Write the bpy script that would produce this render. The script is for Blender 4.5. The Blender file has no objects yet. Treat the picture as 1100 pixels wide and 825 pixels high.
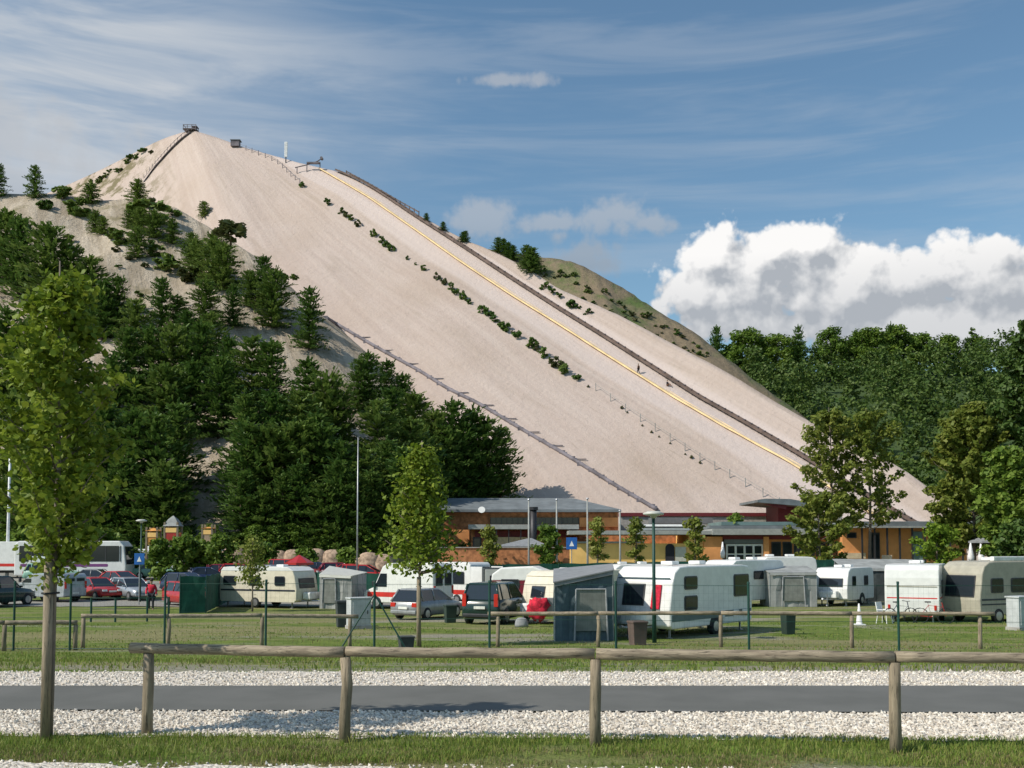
import bpy, math, random
from mathutils import Vector, Matrix, noise
from mathutils.bvhtree import BVHTree
R = math.radians
sc = bpy.context.scene
COL = sc.collection

# ------------------------------------------------------------------ camera
EYE = Vector((0, 0, 2.1)); PITCH = math.atan(60/1100); CY = 528.0; F = 1100.0
cd = bpy.data.cameras.new('camera'); cam = bpy.data.objects.new('camera', cd); COL.objects.link(cam)
cam.location = EYE; cam.rotation_euler = (R(90)+PITCH, 0, 0)
cd.lens = 36; cd.sensor_width = 36; cd.clip_end = 9000; cd.clip_start = .1
cd.shift_y = (CY-412.5)/1100
sc.camera = cam
FW = Vector((0, math.cos(PITCH), math.sin(PITCH))); UP = Vector((0, -math.sin(PITCH), math.cos(PITCH)))
def ray(px, py):
    return Vector(((px-550)/F, 0, 0)) + UP*((CY-py)/F) + FW
def P(px, py, D):
    d = ray(px, py); return EYE + d*(D/d.y)

# ------------------------------------------------------------------ sun, sky, exposure
SUN_EL = R(43); SUN_DIR = Vector((-0.91, -0.41, 0)).normalized()
sl = bpy.data.lights.new('sun', 'SUN'); sun = bpy.data.objects.new('sun', sl); COL.objects.link(sun)
sl.energy = 4.3; sl.angle = R(.55); sl.color = (1, .93, .82)
sv = Vector((SUN_DIR.x*math.cos(SUN_EL), SUN_DIR.y*math.cos(SUN_EL), math.sin(SUN_EL)))
sun.rotation_euler = sv.to_track_quat('Z', 'Y').to_euler()
sc.view_settings.view_transform = 'Standard'; sc.view_settings.look = 'None'
sc.view_settings.exposure = 0.0; sc.view_settings.gamma = 1

w = bpy.data.worlds.new('World'); sc.world = w; w.use_nodes = True
nt = w.node_tree; nt.nodes.clear()
def N(t, typ, **kw):
    n = t.nodes.new(typ)
    for k, v in kw.items():
        if k == 'op': n.operation = v
        else: setattr(n, k, v)
    return n
def setin(t, n, i, v):
    if isinstance(v, bpy.types.NodeSocket): t.links.new(v, n.inputs[i])
    elif v is not None: n.inputs[i].default_value = v
def M_(t, op, a, b=None, c=None, clamp=False):
    n = t.nodes.new('ShaderNodeMath'); n.operation = op; n.use_clamp = clamp
    setin(t, n, 0, a); setin(t, n, 1, b); setin(t, n, 2, c); return n.outputs[0]
def V_(t, op, a, b=None, out=0):
    n = t.nodes.new('ShaderNodeVectorMath'); n.operation = op
    setin(t, n, 0, a); setin(t, n, 1, b)
    return n.outputs['Value' if out else 0]
def mixc(t, f, a, b, typ='MIX'):
    n = t.nodes.new('ShaderNodeMix'); n.data_type = 'RGBA'; n.blend_type = typ
    setin(t, n, 0, f); setin(t, n, 6, a); setin(t, n, 7, b); return n.outputs[2]
def smooth(t, v, a, b, c=0., d=1.):
    n = t.nodes.new('ShaderNodeMapRange'); n.interpolation_type = 'SMOOTHSTEP'
    setin(t, n, 0, v)
    for i, q in enumerate((a, b, c, d)): n.inputs[i+1].default_value = q
    return n.outputs[0]
def noi(t, vec, scale, detail=6, rough=.55, dist=0., dim='3D'):
    n = t.nodes.new('ShaderNodeTexNoise'); n.noise_dimensions = dim; setin(t, n, 'Vector', vec)
    n.inputs['Scale'].default_value = scale; n.inputs['Detail'].default_value = detail
    n.inputs['Roughness'].default_value = rough; n.inputs['Distortion'].default_value = dist
    return n.outputs[0]
def azel(px, py):
    d = ray(px, py).normalized(); return math.atan2(d.x, d.y), math.asin(d.z)
# cumulus density as a group of sky blobs (azimuth, elevation) eaten away by noise
BL = [(905,318,85,58,1),(860,320,60,45,1),(930,300,50,40,1),(770,280,40,28,1),(830,272,40,26,1),(800,305,95,58,1),(745,315,52,38,1),(850,290,85,50,1),(915,310,75,52,1),(1010,290,60,42,1),(1060,300,70,50,1),(1150,300,90,60,1),
      (960,345,130,35,1),(820,345,120,38,1),(1080,350,90,38,1),(870,262,42,24,1),(1000,355,160,30,1),
      (1250,280,120,80,1),(1400,320,160,60,1),(-350,330,180,80,1),(-650,250,160,90,1),(2000,200,300,90,1)]
def cloud_group(name, blobs, nscale, namp):
    g = bpy.data.node_groups.new(name, 'ShaderNodeTree')
    g.interface.new_socket('V', in_out='INPUT', socket_type='NodeSocketVector')
    g.interface.new_socket('D', in_out='OUTPUT', socket_type='NodeSocketFloat')
    gi = g.nodes.new('NodeGroupInput'); go = g.nodes.new('NodeGroupOutput')
    v = gi.outputs[0]; d = None
    for (px, py, rx, ry, s) in blobs:
        a, e = azel(px, py)
        q = V_(g, 'SUBTRACT', v, (a, e, 0)); q = V_(g, 'MULTIPLY', q, (F/rx, F/ry, 0))
        l = V_(g, 'LENGTH', q, out=1); l = M_(g, 'SUBTRACT', 1.0, l)
        if d is None: d = l
        else: d = M_(g, 'SMOOTH_MAX', d, l, .25)
    n1 = noi(g, v, nscale, 6, .6, .15, '2D'); n1 = M_(g, 'SUBTRACT', n1, .5)
    d = M_(g, 'MULTIPLY_ADD', n1, namp, d)
    vo = g.nodes.new('ShaderNodeTexVoronoi'); vo.feature = 'F1'; vo.voronoi_dimensions = '2D'; g.links.new(v, vo.inputs['Vector'])
    vo.inputs['Scale'].default_value = nscale*1.9; vo.inputs['Detail'].default_value = 3.; vo.inputs['Roughness'].default_value = .6
    q = M_(g, 'SUBTRACT', .5, vo.outputs[0]); d = M_(g, 'MULTIPLY_ADD', q, namp*.38, d)
    g.links.new(d, go.inputs[0]); return g
G1 = cloud_group('cumulus', BL, 12., 1.3)
G2 = cloud_group('small_cloud', [(520,238,50,22,1),(660,232,55,22,1),(625,278,46,24,1),(700,240,30,12,.5),(600,255,20,12,1),(545,86,52,8,1),(-100,120,200,40,1),(600,240,60,14,1),(5,195,40,22,1)], 16., 1.5)
tc = nt.nodes.new('ShaderNodeTexCoord'); sep = nt.nodes.new('ShaderNodeSeparateXYZ'); nt.links.new(tc.outputs['Generated'], sep.inputs[0])
az = M_(nt, 'ARCTAN2', sep.outputs[0], sep.outputs[1]); el = M_(nt, 'ARCSINE', sep.outputs[2])
cv = nt.nodes.new('ShaderNodeCombineXYZ'); nt.links.new(az, cv.inputs[0]); nt.links.new(el, cv.inputs[1]); av = cv.outputs[0]
def grp(g, v):
    n = nt.nodes.new('ShaderNodeGroup'); n.node_tree = g; nt.links.new(v, n.inputs[0]); return n.outputs[0]
sky = nt.nodes.new('ShaderNodeTexSky'); sky.sky_type = 'NISHITA'; sky.sun_disc = False
sky.sun_elevation = SUN_EL; sky.sun_rotation = math.atan2(SUN_DIR.x, SUN_DIR.y) ; sky.air_density = 1.1; sky.dust_density = .8; sky.ozone_density = 1.5
skyc = mixc(nt, 1.0, sky.outputs[0], (.80, .96, .97, 1), 'MULTIPLY')
# thin high cirrus
rot = nt.nodes.new('ShaderNodeMapping'); nt.links.new(av, rot.inputs[0]); rot.inputs['Rotation'].default_value = (0, 0, R(-22)); rot.inputs['Scale'].default_value = (1.6, 6.5, 1)
c1 = noi(nt, rot.outputs[0], 2.6, 5, .62, .4, '2D')
rot2 = nt.nodes.new('ShaderNodeMapping'); nt.links.new(av, rot2.inputs[0]); rot2.inputs['Rotation'].default_value = (0, 0, R(-12)); rot2.inputs['Scale'].default_value = (1.2, 14, 1)
c2 = noi(nt, rot2.outputs[0], 2.0, 5, .6, .3, '2D')
a0, e0 = azel(95, 110)
q = V_(nt, 'SUBTRACT', av, (a0, e0, 0)); q = V_(nt, 'MULTIPLY', q, (F/330., F/175., 0)); lm = V_(nt, 'LENGTH', q, out=1)
lmask = smooth(nt, lm, 1.25, .1)
ci = M_(nt, 'MULTIPLY', smooth(nt, c1, .34, .68), lmask); ci = M_(nt, 'MULTIPLY', ci, .62)
ci = M_(nt, 'MULTIPLY_ADD', lmask, .38, ci)
cj = M_(nt, 'MULTIPLY', smooth(nt, c2, .40, .74), .24); ci = M_(nt, 'ADD', ci, cj, clamp=True)
col = mixc(nt, ci, skyc, (4.3, 4.65, 5.1, 1))
# small clouds
d2 = grp(G2, av); m2 = smooth(nt, d2, -.35, .45)
_, ea = azel(600, 290); _, eb_ = azel(600, 225)
s2 = smooth(nt, el, ea, eb_)
sc2 = mixc(nt, s2, (2.6, 2.9, 3.3, 1), (4.0, 4.2, 4.5, 1))
col = mixc(nt, M_(nt, 'MULTIPLY', m2, .6), col, sc2)
# cumulus bank
d1 = grp(G1, av); m1 = smooth(nt, d1, -.2, .08)
d1b = grp(G1, V_(nt, 'ADD', av, (-.010, .019, 0)))
s1 = M_(nt, 'MULTIPLY_ADD', M_(nt, 'SUBTRACT', d1, d1b), 1.7, .40)
fn = noi(nt, av, 34., 5, .62, .3, '2D'); s1 = M_(nt, 'MULTIPLY_ADD', M_(nt, 'SUBTRACT', fn, .5), .55, s1)
fn2 = noi(nt, av, 9., 4, .6, .3, '2D'); s1 = M_(nt, 'MULTIPLY_ADD', M_(nt, 'SUBTRACT', fn2, .5), .9, s1, clamp=True)
_, eb = azel(700, 365); _, et = azel(700, 245)
hgt = smooth(nt, el, eb-.01, et+.01)
s1 = M_(nt, 'MULTIPLY', s1, M_(nt, 'MULTIPLY_ADD', hgt, .7, .45), clamp=True)
scl = mixc(nt, s1, (3.4, 3.65, 4.0, 1), (7.8, 7.7, 7.6, 1))
col = mixc(nt, m1, col, scl)
bg = nt.nodes.new('ShaderNodeBackground'); bg.inputs[1].default_value = .125
w.cycles.sampling_method = 'MANUAL'; w.cycles.sample_map_resolution = 128
nt.links.new(col, bg.inputs[0])
wo = nt.nodes.new('ShaderNodeOutputWorld'); nt.links.new(bg.outputs[0], wo.inputs[0])

# ------------------------------------------------------------------ materials
MAT = {}
def base_mat(name):
    m = bpy.data.materials.new(name); m.use_nodes = True; t = m.node_tree
    b = t.nodes['Principled BSDF']; MAT[name] = m; return m, t, b
def tcoord(t, kind='Object'):
    n = t.nodes.new('ShaderNodeTexCoord'); return n.outputs[kind]
def bump(t, b, h, strength=.3, dist=.05):
    n = t.nodes.new('ShaderNodeBump'); n.inputs['Strength'].default_value = strength; n.inputs['Distance'].default_value = dist
    t.links.new(h, n.inputs['Height']); t.links.new(n.outputs[0], b.inputs['Normal'])
def plain(name, c, rough=.6, metal=0., var=.12, scale=3., spec=.4, bumps=0., coat=0.):
    m, t, b = base_mat(name)
    o = tcoord(t); n = noi(t, o, scale, 6, .6)
    k = tuple(x*(1-var*1.6) for x in c)+(1,); k2 = tuple(min(1, x*(1+var)) for x in c)+(1,)
    t.links.new(mixc(t, smooth(t, n, .3, .7), k, k2), b.inputs['Base Color'])
    b.inputs['Roughness'].default_value = rough; b.inputs['Metallic'].default_value = metal
    b.inputs['Specular IOR Level'].default_value = spec; b.inputs['Coat Weight'].default_value = coat
    if bumps: bump(t, b, noi(t, o, scale*8, 5, .6), bumps, .02)
    return m
def leafmat(name, cs, trans=.22, rough=.55):
    m, t, b = base_mat(name)
    g = t.nodes.new('ShaderNodeNewGeometry'); r = t.nodes.new('ShaderNodeValToRGB')
    oi = t.nodes.new('ShaderNodeObjectInfo')
    v = M_(t, 'MULTIPLY_ADD', oi.outputs['Random'], .35, M_(t, 'MULTIPLY', g.outputs['Random Per Island'], .65))
    t.links.new(v, r.inputs[0])
    els = r.color_ramp.elements
    while len(els) < len(cs): els.new(.5)
    for i, c in enumerate(cs): els[i].position = i/(len(cs)-1); els[i].color = c+(1,)
    t.links.new(r.outputs[0], b.inputs['Base Color']); b.inputs['Roughness'].default_value = rough
    b.inputs['Specular IOR Level'].default_value = .25
    tr = t.nodes.new('ShaderNodeBsdfTranslucent'); t.links.new(r.outputs[0], tr.inputs[0])
    mx = t.nodes.new('ShaderNodeMixShader'); mx.inputs[0].default_value = trans
    t.links.new(b.outputs[0], mx.inputs[1]); t.links.new(tr.outputs[0], mx.inputs[2])
    t.links.new(mx.outputs[0], t.nodes['Material Output'].inputs[0]); return m
def wood(name, c1, c2, zs=1.2, axis=2):
    m, t, b = base_mat(name); o = tcoord(t)
    mp = t.nodes.new('ShaderNodeMapping'); t.links.new(o, mp.inputs[0]); mp.inputs['Scale'].default_value = (14, 14, zs) if axis == 2 else (zs, 14, 14)
    n = noi(t, mp.outputs[0], 1.6, 7, .65, .6); n2 = noi(t, o, 1.3, 4, .6)
    a = mixc(t, smooth(t, n, .3, .7), c1+(1,), c2+(1,))
    a = mixc(t, M_(t, 'MULTIPLY', smooth(t, n2, .4, .7), .5), a, (c1[0]*.55, c1[1]*.62, c1[2]*.6, 1))
    t.links.new(a, b.inputs['Base Color']); cr = noi(t, mp.outputs[0], 3.4, 4, .7, .2); a = mixc(t, M_(t, 'MULTIPLY', smooth(t, cr, .56, .64), .75), a, (c1[0]*.3, c1[1]*.3, c1[2]*.3, 1)); t.links.new(a, b.inputs['Base Color']); b.inputs['Roughness'].default_value = .85; bump(t, b, n, .7, .02)
    return m
plain('white_paint', (.78,.78,.75), .35, var=.05, coat=.2); plain('cream_paint', (.74,.68,.54), .4, var=.06)
plain('beige_panel', (.42,.39,.31), .45, var=.08); plain('grey_panel', (.55,.55,.5), .45, var=.05)
plain('black_rubber', (.02,.02,.022), .8); plain('rim_metal', (.45,.45,.46), .35, .7)
plain('dark_paint', (.012,.035,.03), .25, coat=.5, var=.1); plain('red_paint', (.42,.02,.018), .3, coat=.5)
plain('dark_red_paint', (.2,.012,.03), .3, coat=.5); plain('silver_paint', (.42,.45,.48), .3, .4, coat=.4)
plain('grey_paint', (.3,.31,.31), .35, .3, coat=.4); plain('blue_paint', (.02,.035,.09), .3, coat=.4)
plain('green_paint', (.25,.45,.35), .4); plain('purple_stripe', (.2,.06,.2), .4)
plain('red_stripe', (.62,.04,.03), .4); plain('dark_stripe', (.04,.045,.06), .4); plain('teal_stripe', (.09,.14,.15), .4)
plain('window_frame', (.05,.05,.055), .5); plain('red_cloth', (.62,.02,.05), .85, scale=9, var=.25); plain('grey_cloth', (.33,.34,.35), .9, var=.12)
plain('tent_blue', (.085,.125,.145), .85, var=.12); plain('tent_flap', (.2,.21,.19), .85); plain('tent_roof', (.24,.25,.26), .8)
plain('tent_grey', (.3,.31,.3), .85, var=.15, scale=1.5); plain('light_red', (.55,.03,.02), .2); plain('light_white', (.8,.8,.75), .15); plain('plate_white', (.75,.75,.68), .5)
plain('green_steel', (.012,.06,.045), .5); plain('galvanised', (.4,.41,.42), .45, .6); plain('dark_metal', (.05,.05,.055), .5, .5)
plain('cabinet_grey', (.5,.52,.52), .6, var=.08); plain('bin_green', (.03,.05,.04), .6); plain('skin', (.5,.3,.21), .6); plain('hair', (.04,.025,.015), .8)
plain('cloth_dark', (.03,.03,.04), .9); plain('brown_cloth', (.16,.08,.05), .9); plain('sign_blue', (.02,.12,.4), .4); plain('plastic_white', (.8,.8,.78), .4)
plain('orange_wall', (.75,.33,.12), .85, var=.12, scale=.6); plain('yellow_wall', (.9,.57,.2), .85, var=.08, scale=.6); plain('brick_wall', (.5,.21,.09), .9, var=.25, scale=2)
plain('roof_grey', (.17,.19,.2), .7, var=.15, scale=.7); plain('roof_edge', (.34,.35,.33), .6, var=.1); plain('roof_teal', (.2,.29,.28), .5, .3, var=.12, scale=.5)
plain('red_beam', (.17,.025,.03), .6); plain('cream_wall', (.62,.5,.34), .8, var=.1); plain('concrete', (.4,.38,.35), .9, var=.15)
plain('yellow_track', (.82,.62,.34), .6, var=.12, scale=.4); plain('track_brown', (.14,.10,.085), .8, var=.25, scale=.5); plain('boulder', (.42,.3,.21), .95, var=.35, bumps=.5); plain('play_orange', (.65,.3,.07), .7)
plain('pipe_grey', (.2,.18,.2), .8, var=.25, scale=.6); plain('mast_white', (.8,.8,.8), .5); plain('tarp_dark', (.05,.06,.06), .8, var=.2); plain('parasol_tan', (.4,.3,.2), .9)
wood('log_wood', (.19,.15,.1), (.37,.3,.21)); wood('rail_wood', (.19,.15,.105), (.42,.345,.245), axis=0); wood('bark', (.13,.105,.08), (.26,.21,.16)); wood('pine_bark', (.07,.05,.035), (.16,.1,.07)); wood('post_wood', (.2,.16,.11), (.36,.29,.2))
m, t, b = base_mat('glass'); b.inputs['Base Color'].default_value = (.018,.024,.032,1); b.inputs['Roughness'].default_value = .06; b.inputs['Specular IOR Level'].default_value = .7
n = noi(t, tcoord(t), .8, 3); bump(t, b, n, .05, .02)
leafmat('leaf_maple', [(.1,.16,.014),(.2,.27,.026),(.34,.38,.06)], .35)
leafmat('leaf_young', [(.1,.18,.018),(.2,.3,.03),(.34,.4,.06)], .35)
leafmat('needle_dark', [(.045,.105,.02),(.09,.165,.032),(.18,.26,.06)], .3)
leafmat('needle_mid', [(.065,.13,.026),(.13,.2,.04),(.22,.29,.07)], .3)
leafmat('leaf_olive', [(.1,.15,.022),(.2,.24,.04),(.33,.33,.08)], .4)
leafmat('leaf_forest', [(.035,.08,.016),(.07,.125,.024),(.125,.175,.04)], .25)
leafmat('leaf_right', [(.07,.14,.018),(.13,.21,.028),(.22,.3,.05)], .35)
leafmat('leaf_scrub', [(.06,.08,.03),(.11,.13,.045),(.18,.18,.08)], .15)
leafmat('grass_blade', [(.09,.17,.02),(.16,.26,.035),(.28,.28,.08),(.12,.22,.03)], .3)
leafmat('grass_dry', [(.15,.14,.05),(.3,.24,.12),(.12,.15,.04)], .3)
leafmat('gravel_stone', [(.46,.4,.33),(.72,.66,.57),(.85,.8,.72)], 0., .9)

# sand of the big heap : uv.x across the face, uv.y down the slope
m, t, b = base_mat('kaolin_sand'); uv = tcoord(t, 'UV'); o = tcoord(t)
mp = t.nodes.new('ShaderNodeMapping'); t.links.new(uv, mp.inputs[0]); mp.inputs['Scale'].default_value = (90, 5, 1)
st = noi(t, mp.outputs[0], 1., 8, .65, .3)
mp2 = t.nodes.new('ShaderNodeMapping'); t.links.new(uv, mp2.inputs[0]); mp2.inputs['Scale'].default_value = (26, 7, 1)
st2 = noi(t, mp2.outputs[0], 1., 6, .6, .8)
fine = noi(t, o, .9, 9, .7); big = noi(t, o, .035, 5, .5)
a = mixc(t, smooth(t, st, .3, .72), (.485,.39,.34,1), (.55,.455,.4,1))
a = mixc(t, M_(t,'MULTIPLY',smooth(t, st2, .52, .75),.45), a, (.36,.285,.225,1))
a = mixc(t, M_(t,'MULTIPLY',smooth(t, fine, .5, .75),.35), a, (.33,.27,.22,1))
a = mixc(t, M_(t,'MULTIPLY',smooth(t, big, .45, .7),.45), a, (.43,.33,.26,1))
mp3 = t.nodes.new('ShaderNodeMapping'); t.links.new(uv, mp3.inputs[0]); mp3.inputs['Scale'].default_value = (70, 14, 1)
a = mixc(t, M_(t,'MULTIPLY',smooth(t, noi(t, mp3.outputs[0], 1., 5, .65, 1.2), .63, .74),.55), a, (.27,.215,.16,1))
su = t.nodes.new('ShaderNodeSeparateXYZ'); t.links.new(uv, su.inputs[0])
band = M_(t, 'MULTIPLY', smooth(t, su.outputs[0], .545, .56), smooth(t, su.outputs[0], .74, .72))
a = mixc(t, M_(t,'MULTIPLY',band,.55), a, (.63,.54,.505,1))
scr = M_(t,'MULTIPLY', smooth(t, noi(t, o, .22, 7, .7), .46, .6), smooth(t, su.outputs[0], .25, .16))
a = mixc(t, scr, a, (.2,.17,.1,1))
t.links.new(a, b.inputs['Base Color']); b.inputs['Roughness'].default_value = .95; b.inputs['Specular IOR Level'].default_value = .1
h = M_(t, 'MULTIPLY_ADD', st, .22, M_(t,'MULTIPLY',fine,.8)); bump(t, b, h, .55, .5)
# scrubby spoil slope
m, t, b = base_mat('scrub_slope'); o = tcoord(t); uv = tcoord(t,'UV')
mp = t.nodes.new('ShaderNodeMapping'); t.links.new(uv, mp.inputs[0]); mp.inputs['Scale'].default_value = (34, 6, 1)
g1 = noi(t, mp.outputs[0], 1., 7, .65, .6); g2 = noi(t, o, .11, 8, .68); g3 = noi(t, o, 1.1, 8, .7)
a = mixc(t, smooth(t, g1, .35, .7), (.34,.28,.21,1), (.56,.48,.385,1))
a = mixc(t, M_(t,'MULTIPLY',smooth(t, g3, .45, .7),.5), a, (.27,.22,.15,1))
a = mixc(t, M_(t,'MULTIPLY',smooth(t, g2, .55, .66),.6), a, (.17,.15,.065,1))
t.links.new(a, b.inputs['Base Color']); b.inputs['Roughness'].default_value = .95; b.inputs['Specular IOR Level'].default_value = .1
bump(t, b, M_(t,'ADD',g1,g3), .7, .8)
# grassed back hill
m, t, b = base_mat('grassed_hill'); o = tcoord(t)
g2 = noi(t, o, .05, 8, .65, .5); g3 = noi(t, o, .6, 8, .7)
a = mixc(t, smooth(t, g2, .47, .66), (.25,.19,.12,1), (.1,.15,.035,1)); a = mixc(t, M_(t,'MULTIPLY',smooth(t, g3, .4, .7),.5), a, (.12,.09,.055,1))
t.links.new(a, b.inputs['Base Color']); b.inputs['Roughness'].default_value = .95; bump(t, b, g3, .8, .8)
m, t, b = base_mat('wood_floor_soil'); b.inputs['Base Color'].default_value = (.02,.035,.012,1); b.inputs['Roughness'].default_value = 1
t.links.new(mixc(t, noi(t, tcoord(t), .3, 6), (.03,.06,.015,1), (.06,.1,.025,1)), b.inputs['Base Color'])
# meadow
m, t, b = base_mat('meadow'); o = tcoord(t)
mp = t.nodes.new('ShaderNodeMapping'); t.links.new(o, mp.inputs[0]); mp.inputs['Scale'].default_value = (.09, .3, .3)
p1 = noi(t, mp.outputs[0], 1.1, 8, .62, .4); p2 = noi(t, o, 1.6, 8, .7); p3 = noi(t, o, 14., 5, .7)
a = mixc(t, smooth(t, p2, .3, .7), (.1,.155,.028,1), (.2,.25,.06,1))
a = mixc(t, M_(t,'MULTIPLY',smooth(t, p1, .46, .6),.85), a, (.28,.25,.13,1))
mpd = t.nodes.new('ShaderNodeMapping'); t.links.new(o, mpd.inputs[0]); mpd.inputs['Scale'].default_value = (.05, .16, .2); mpd.inputs['Location'].default_value = (7, 3, 0)
a = mixc(t, M_(t,'MULTIPLY',smooth(t, noi(t, mpd.outputs[0], 1.3, 8, .7, .5), .53, .62),.85), a, (.33,.3,.25,1))
a = mixc(t, M_(t,'MULTIPLY',smooth(t, p3, .45, .7),.45), a, (.05,.07,.02,1))
t.links.new(a, b.inputs['Base Color']); b.inputs['Roughness'].default_value = .95; b.inputs['Specular IOR Level'].default_value = .1
bump(t, b, M_(t,'ADD',p3,p2), .8, .08)
m, t, b = base_mat('asphalt'); o = tcoord(t); n1 = noi(t, o, 60, 4, .8); n2 = noi(t, o, .7, 6, .6)
a = mixc(t, smooth(t, n2, .3, .7), (.115,.117,.108,1), (.15,.15,.14,1)); a = mixc(t, M_(t,'MULTIPLY',smooth(t,n1,.5,.7),.4), a, (.17,.17,.17,1))
t.links.new(a, b.inputs['Base Color']); b.inputs['Roughness'].default_value = .9; b.inputs['Specular IOR Level'].default_value = .2; bump(t, b, n1, .3, .01)
def gravelmat(name, c0, c1, c2):
    m, t, b = base_mat(name); o = tcoord(t); vo = t.nodes.new('ShaderNodeTexVoronoi'); t.links.new(o, vo.inputs['Vector']); vo.inputs['Scale'].default_value = 22
    n2 = noi(t, o, 1.7, 6, .65); n3 = noi(t, o, 9, 5, .7)
    sx = t.nodes.new('ShaderNodeSeparateColor'); t.links.new(vo.outputs['Color'], sx.inputs[0])
    a = mixc(t, sx.outputs[0], c0+(1,), c1+(1,)); a = mixc(t, M_(t,'MULTIPLY',smooth(t, vo.outputs['Distance'], .4, .75),.6), a, c2+(1,))
    a = mixc(t, M_(t,'MULTIPLY',smooth(t, n2, .5, .75),.35), a, c2+(1,)); a = mixc(t, M_(t,'MULTIPLY',smooth(t, n3, .5, .7),.25), a, c2+(1,))
    t.links.new(a, b.inputs['Base Color']); b.inputs['Roughness'].default_value = .95; bump(t, b, M_(t,'SUBTRACT',1.,vo.outputs['Distance']), .8, .03)
gravelmat('white_gravel', (.58,.52,.44), (.8,.74,.66), (.36,.32,.27)); gravelmat('lane_gravel', (.25,.24,.22), (.36,.34,.31), (.17,.17,.12))

# ------------------------------------------------------------------ mesh helpers
def link(name, me, parent=None, mat=None, smooth_=False):
    o = bpy.data.objects.new(name, me); COL.objects.link(o)
    if parent: o.parent = parent
    if mat: me.materials.append(MAT[mat])
    if smooth_:
        me.polygons.foreach_set('use_smooth', [True]*len(me.polygons))
    return o
class MB:
    def __init__(s): s.v = []; s.f = []
    def add(s, vs, fs):
        k = len(s.v); s.v += [tuple(q) for q in vs]; s.f += [tuple(i+k for i in f) for f in fs]; return s
    def box(s, c, d, M=None):
        x, y, z = d[0]/2, d[1]/2, d[2]/2; c = Vector(c)
        vs = [Vector((i*x, j*y, k*z)) for i in (-1, 1) for j in (-1, 1) for k in (-1, 1)]
        if M is not None: vs = [M @ q for q in vs]
        return s.add([q+c for q in vs], [(0,1,3,2),(4,6,7,5),(0,4,5,1),(2,3,7,6),(0,2,6,4),(1,5,7,3)])
    def tube(s, pts, rs, n=8, cap=True):
        pts = [Vector(p) for p in pts]; k0 = len(s.v)
        if not hasattr(rs, '__len__'): rs = [rs]*len(pts)
        up = None
        for i, p in enumerate(pts):
            d = (pts[min(i+1, len(pts)-1)]-pts[max(i-1, 0)]).normalized()
            if up is None: up = Vector((0,0,1)) if abs(d.z) < .9 else Vector((1,0,0))
            a = d.cross(up).normalized(); b_ = d.cross(a).normalized(); up = -b_ if False else up
            for j in range(n):
                t_ = 2*math.pi*j/n; s.v.append(tuple(p+(a*math.cos(t_)+b_*math.sin(t_))*rs[i]))
        for i in range(len(pts)-1):
            for j in range(n):
                a0 = k0+i*n+j; a1 = k0+i*n+(j+1) % n; s.f.append((a0, a1, a1+n, a0+n))
        if cap:
            s.f.append(tuple(k0+j for j in range(n))); s.f.append(tuple(k0+(len(pts)-1)*n+j for j in reversed(range(n))))
        return s
    def prism(s, poly, axis, a, b_):
        # poly 2D in plane; axis 'y': poly=(x,z) extruded in y; 'x': poly=(y,z); 'z': poly=(x,y)
        n = len(poly)
        def mk(p, q): return (p[0], q, p[1]) if axis == 'y' else ((q, p[0], p[1]) if axis == 'x' else (p[0], p[1], q))
        vs = [mk(p, a) for p in poly]+[mk(p, b_) for p in poly]
        return s.add(vs, [tuple(range(n)), tuple(reversed(range(n, 2*n)))]+[(i, (i+1) % n, (i+1) % n+n, i+n) for i in range(n)])
    def loft(s, rings, cap=True):
        n = len(rings[0]); k = len(s.v)
        for r in rings: s.v += [tuple(q) for q in r]
        for i in range(len(rings)-1):
            for j in range(n):
                a0 = k+i*n+j; a1 = k+i*n+(j+1) % n; s.f.append((a0, a1, a1+n, a0+n))
        if cap: s.f.append(tuple(k+j for j in range(n))); s.f.append(tuple(k+(len(rings)-1)*n+j for j in reversed(range(n))))
        return s
    def build(s, name, mat, parent=None, smooth_=False, bev=0, seg=2):
        me = bpy.data.meshes.new(name); me.from_pydata(s.v, [], s.f); me.update()
        o = link(name, me, parent, mat, smooth_)
        import bmesh
        bm = bmesh.new(); bm.from_mesh(me); bmesh.ops.recalc_face_normals(bm, faces=bm.faces)
        if bev:
            ed = [e for e in bm.edges if len(e.link_faces) == 2 and e.calc_face_angle(0) > .35]
            bmesh.ops.bevel(bm, geom=ed, offset=bev, segments=seg, affect='EDGES', profile=.6, clamp_overlap=True)
        bm.to_mesh(me); bm.free()
        return o
def raw(name, mat, vs, fs, parent=None, smooth_=False):
    me = bpy.data.meshes.new(name); me.from_pydata(vs, [], fs); me.update(); return link(name, me, parent, mat, smooth_)
def tag(o, label=None, cat=None, group=None, kind=None):
    if label: o['label'] = label
    if cat: o['category'] = cat
    if group: o['group'] = group
    if kind: o['kind'] = kind
    return o
def thing(name, label, cat, loc=(0,0,0), rz=0, group=None):
    o = bpy.data.objects.new(name, None); COL.objects.link(o); o.location = loc; o.rotation_euler = (0,0,rz); o.empty_display_size = .3
    return tag(o, label, cat, group)
def copy_tree(o, parent=None):
    c = o.copy(); COL.objects.link(c); c.parent = parent
    for ch in list(o.children): copy_tree(ch, c)
    return c
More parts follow.
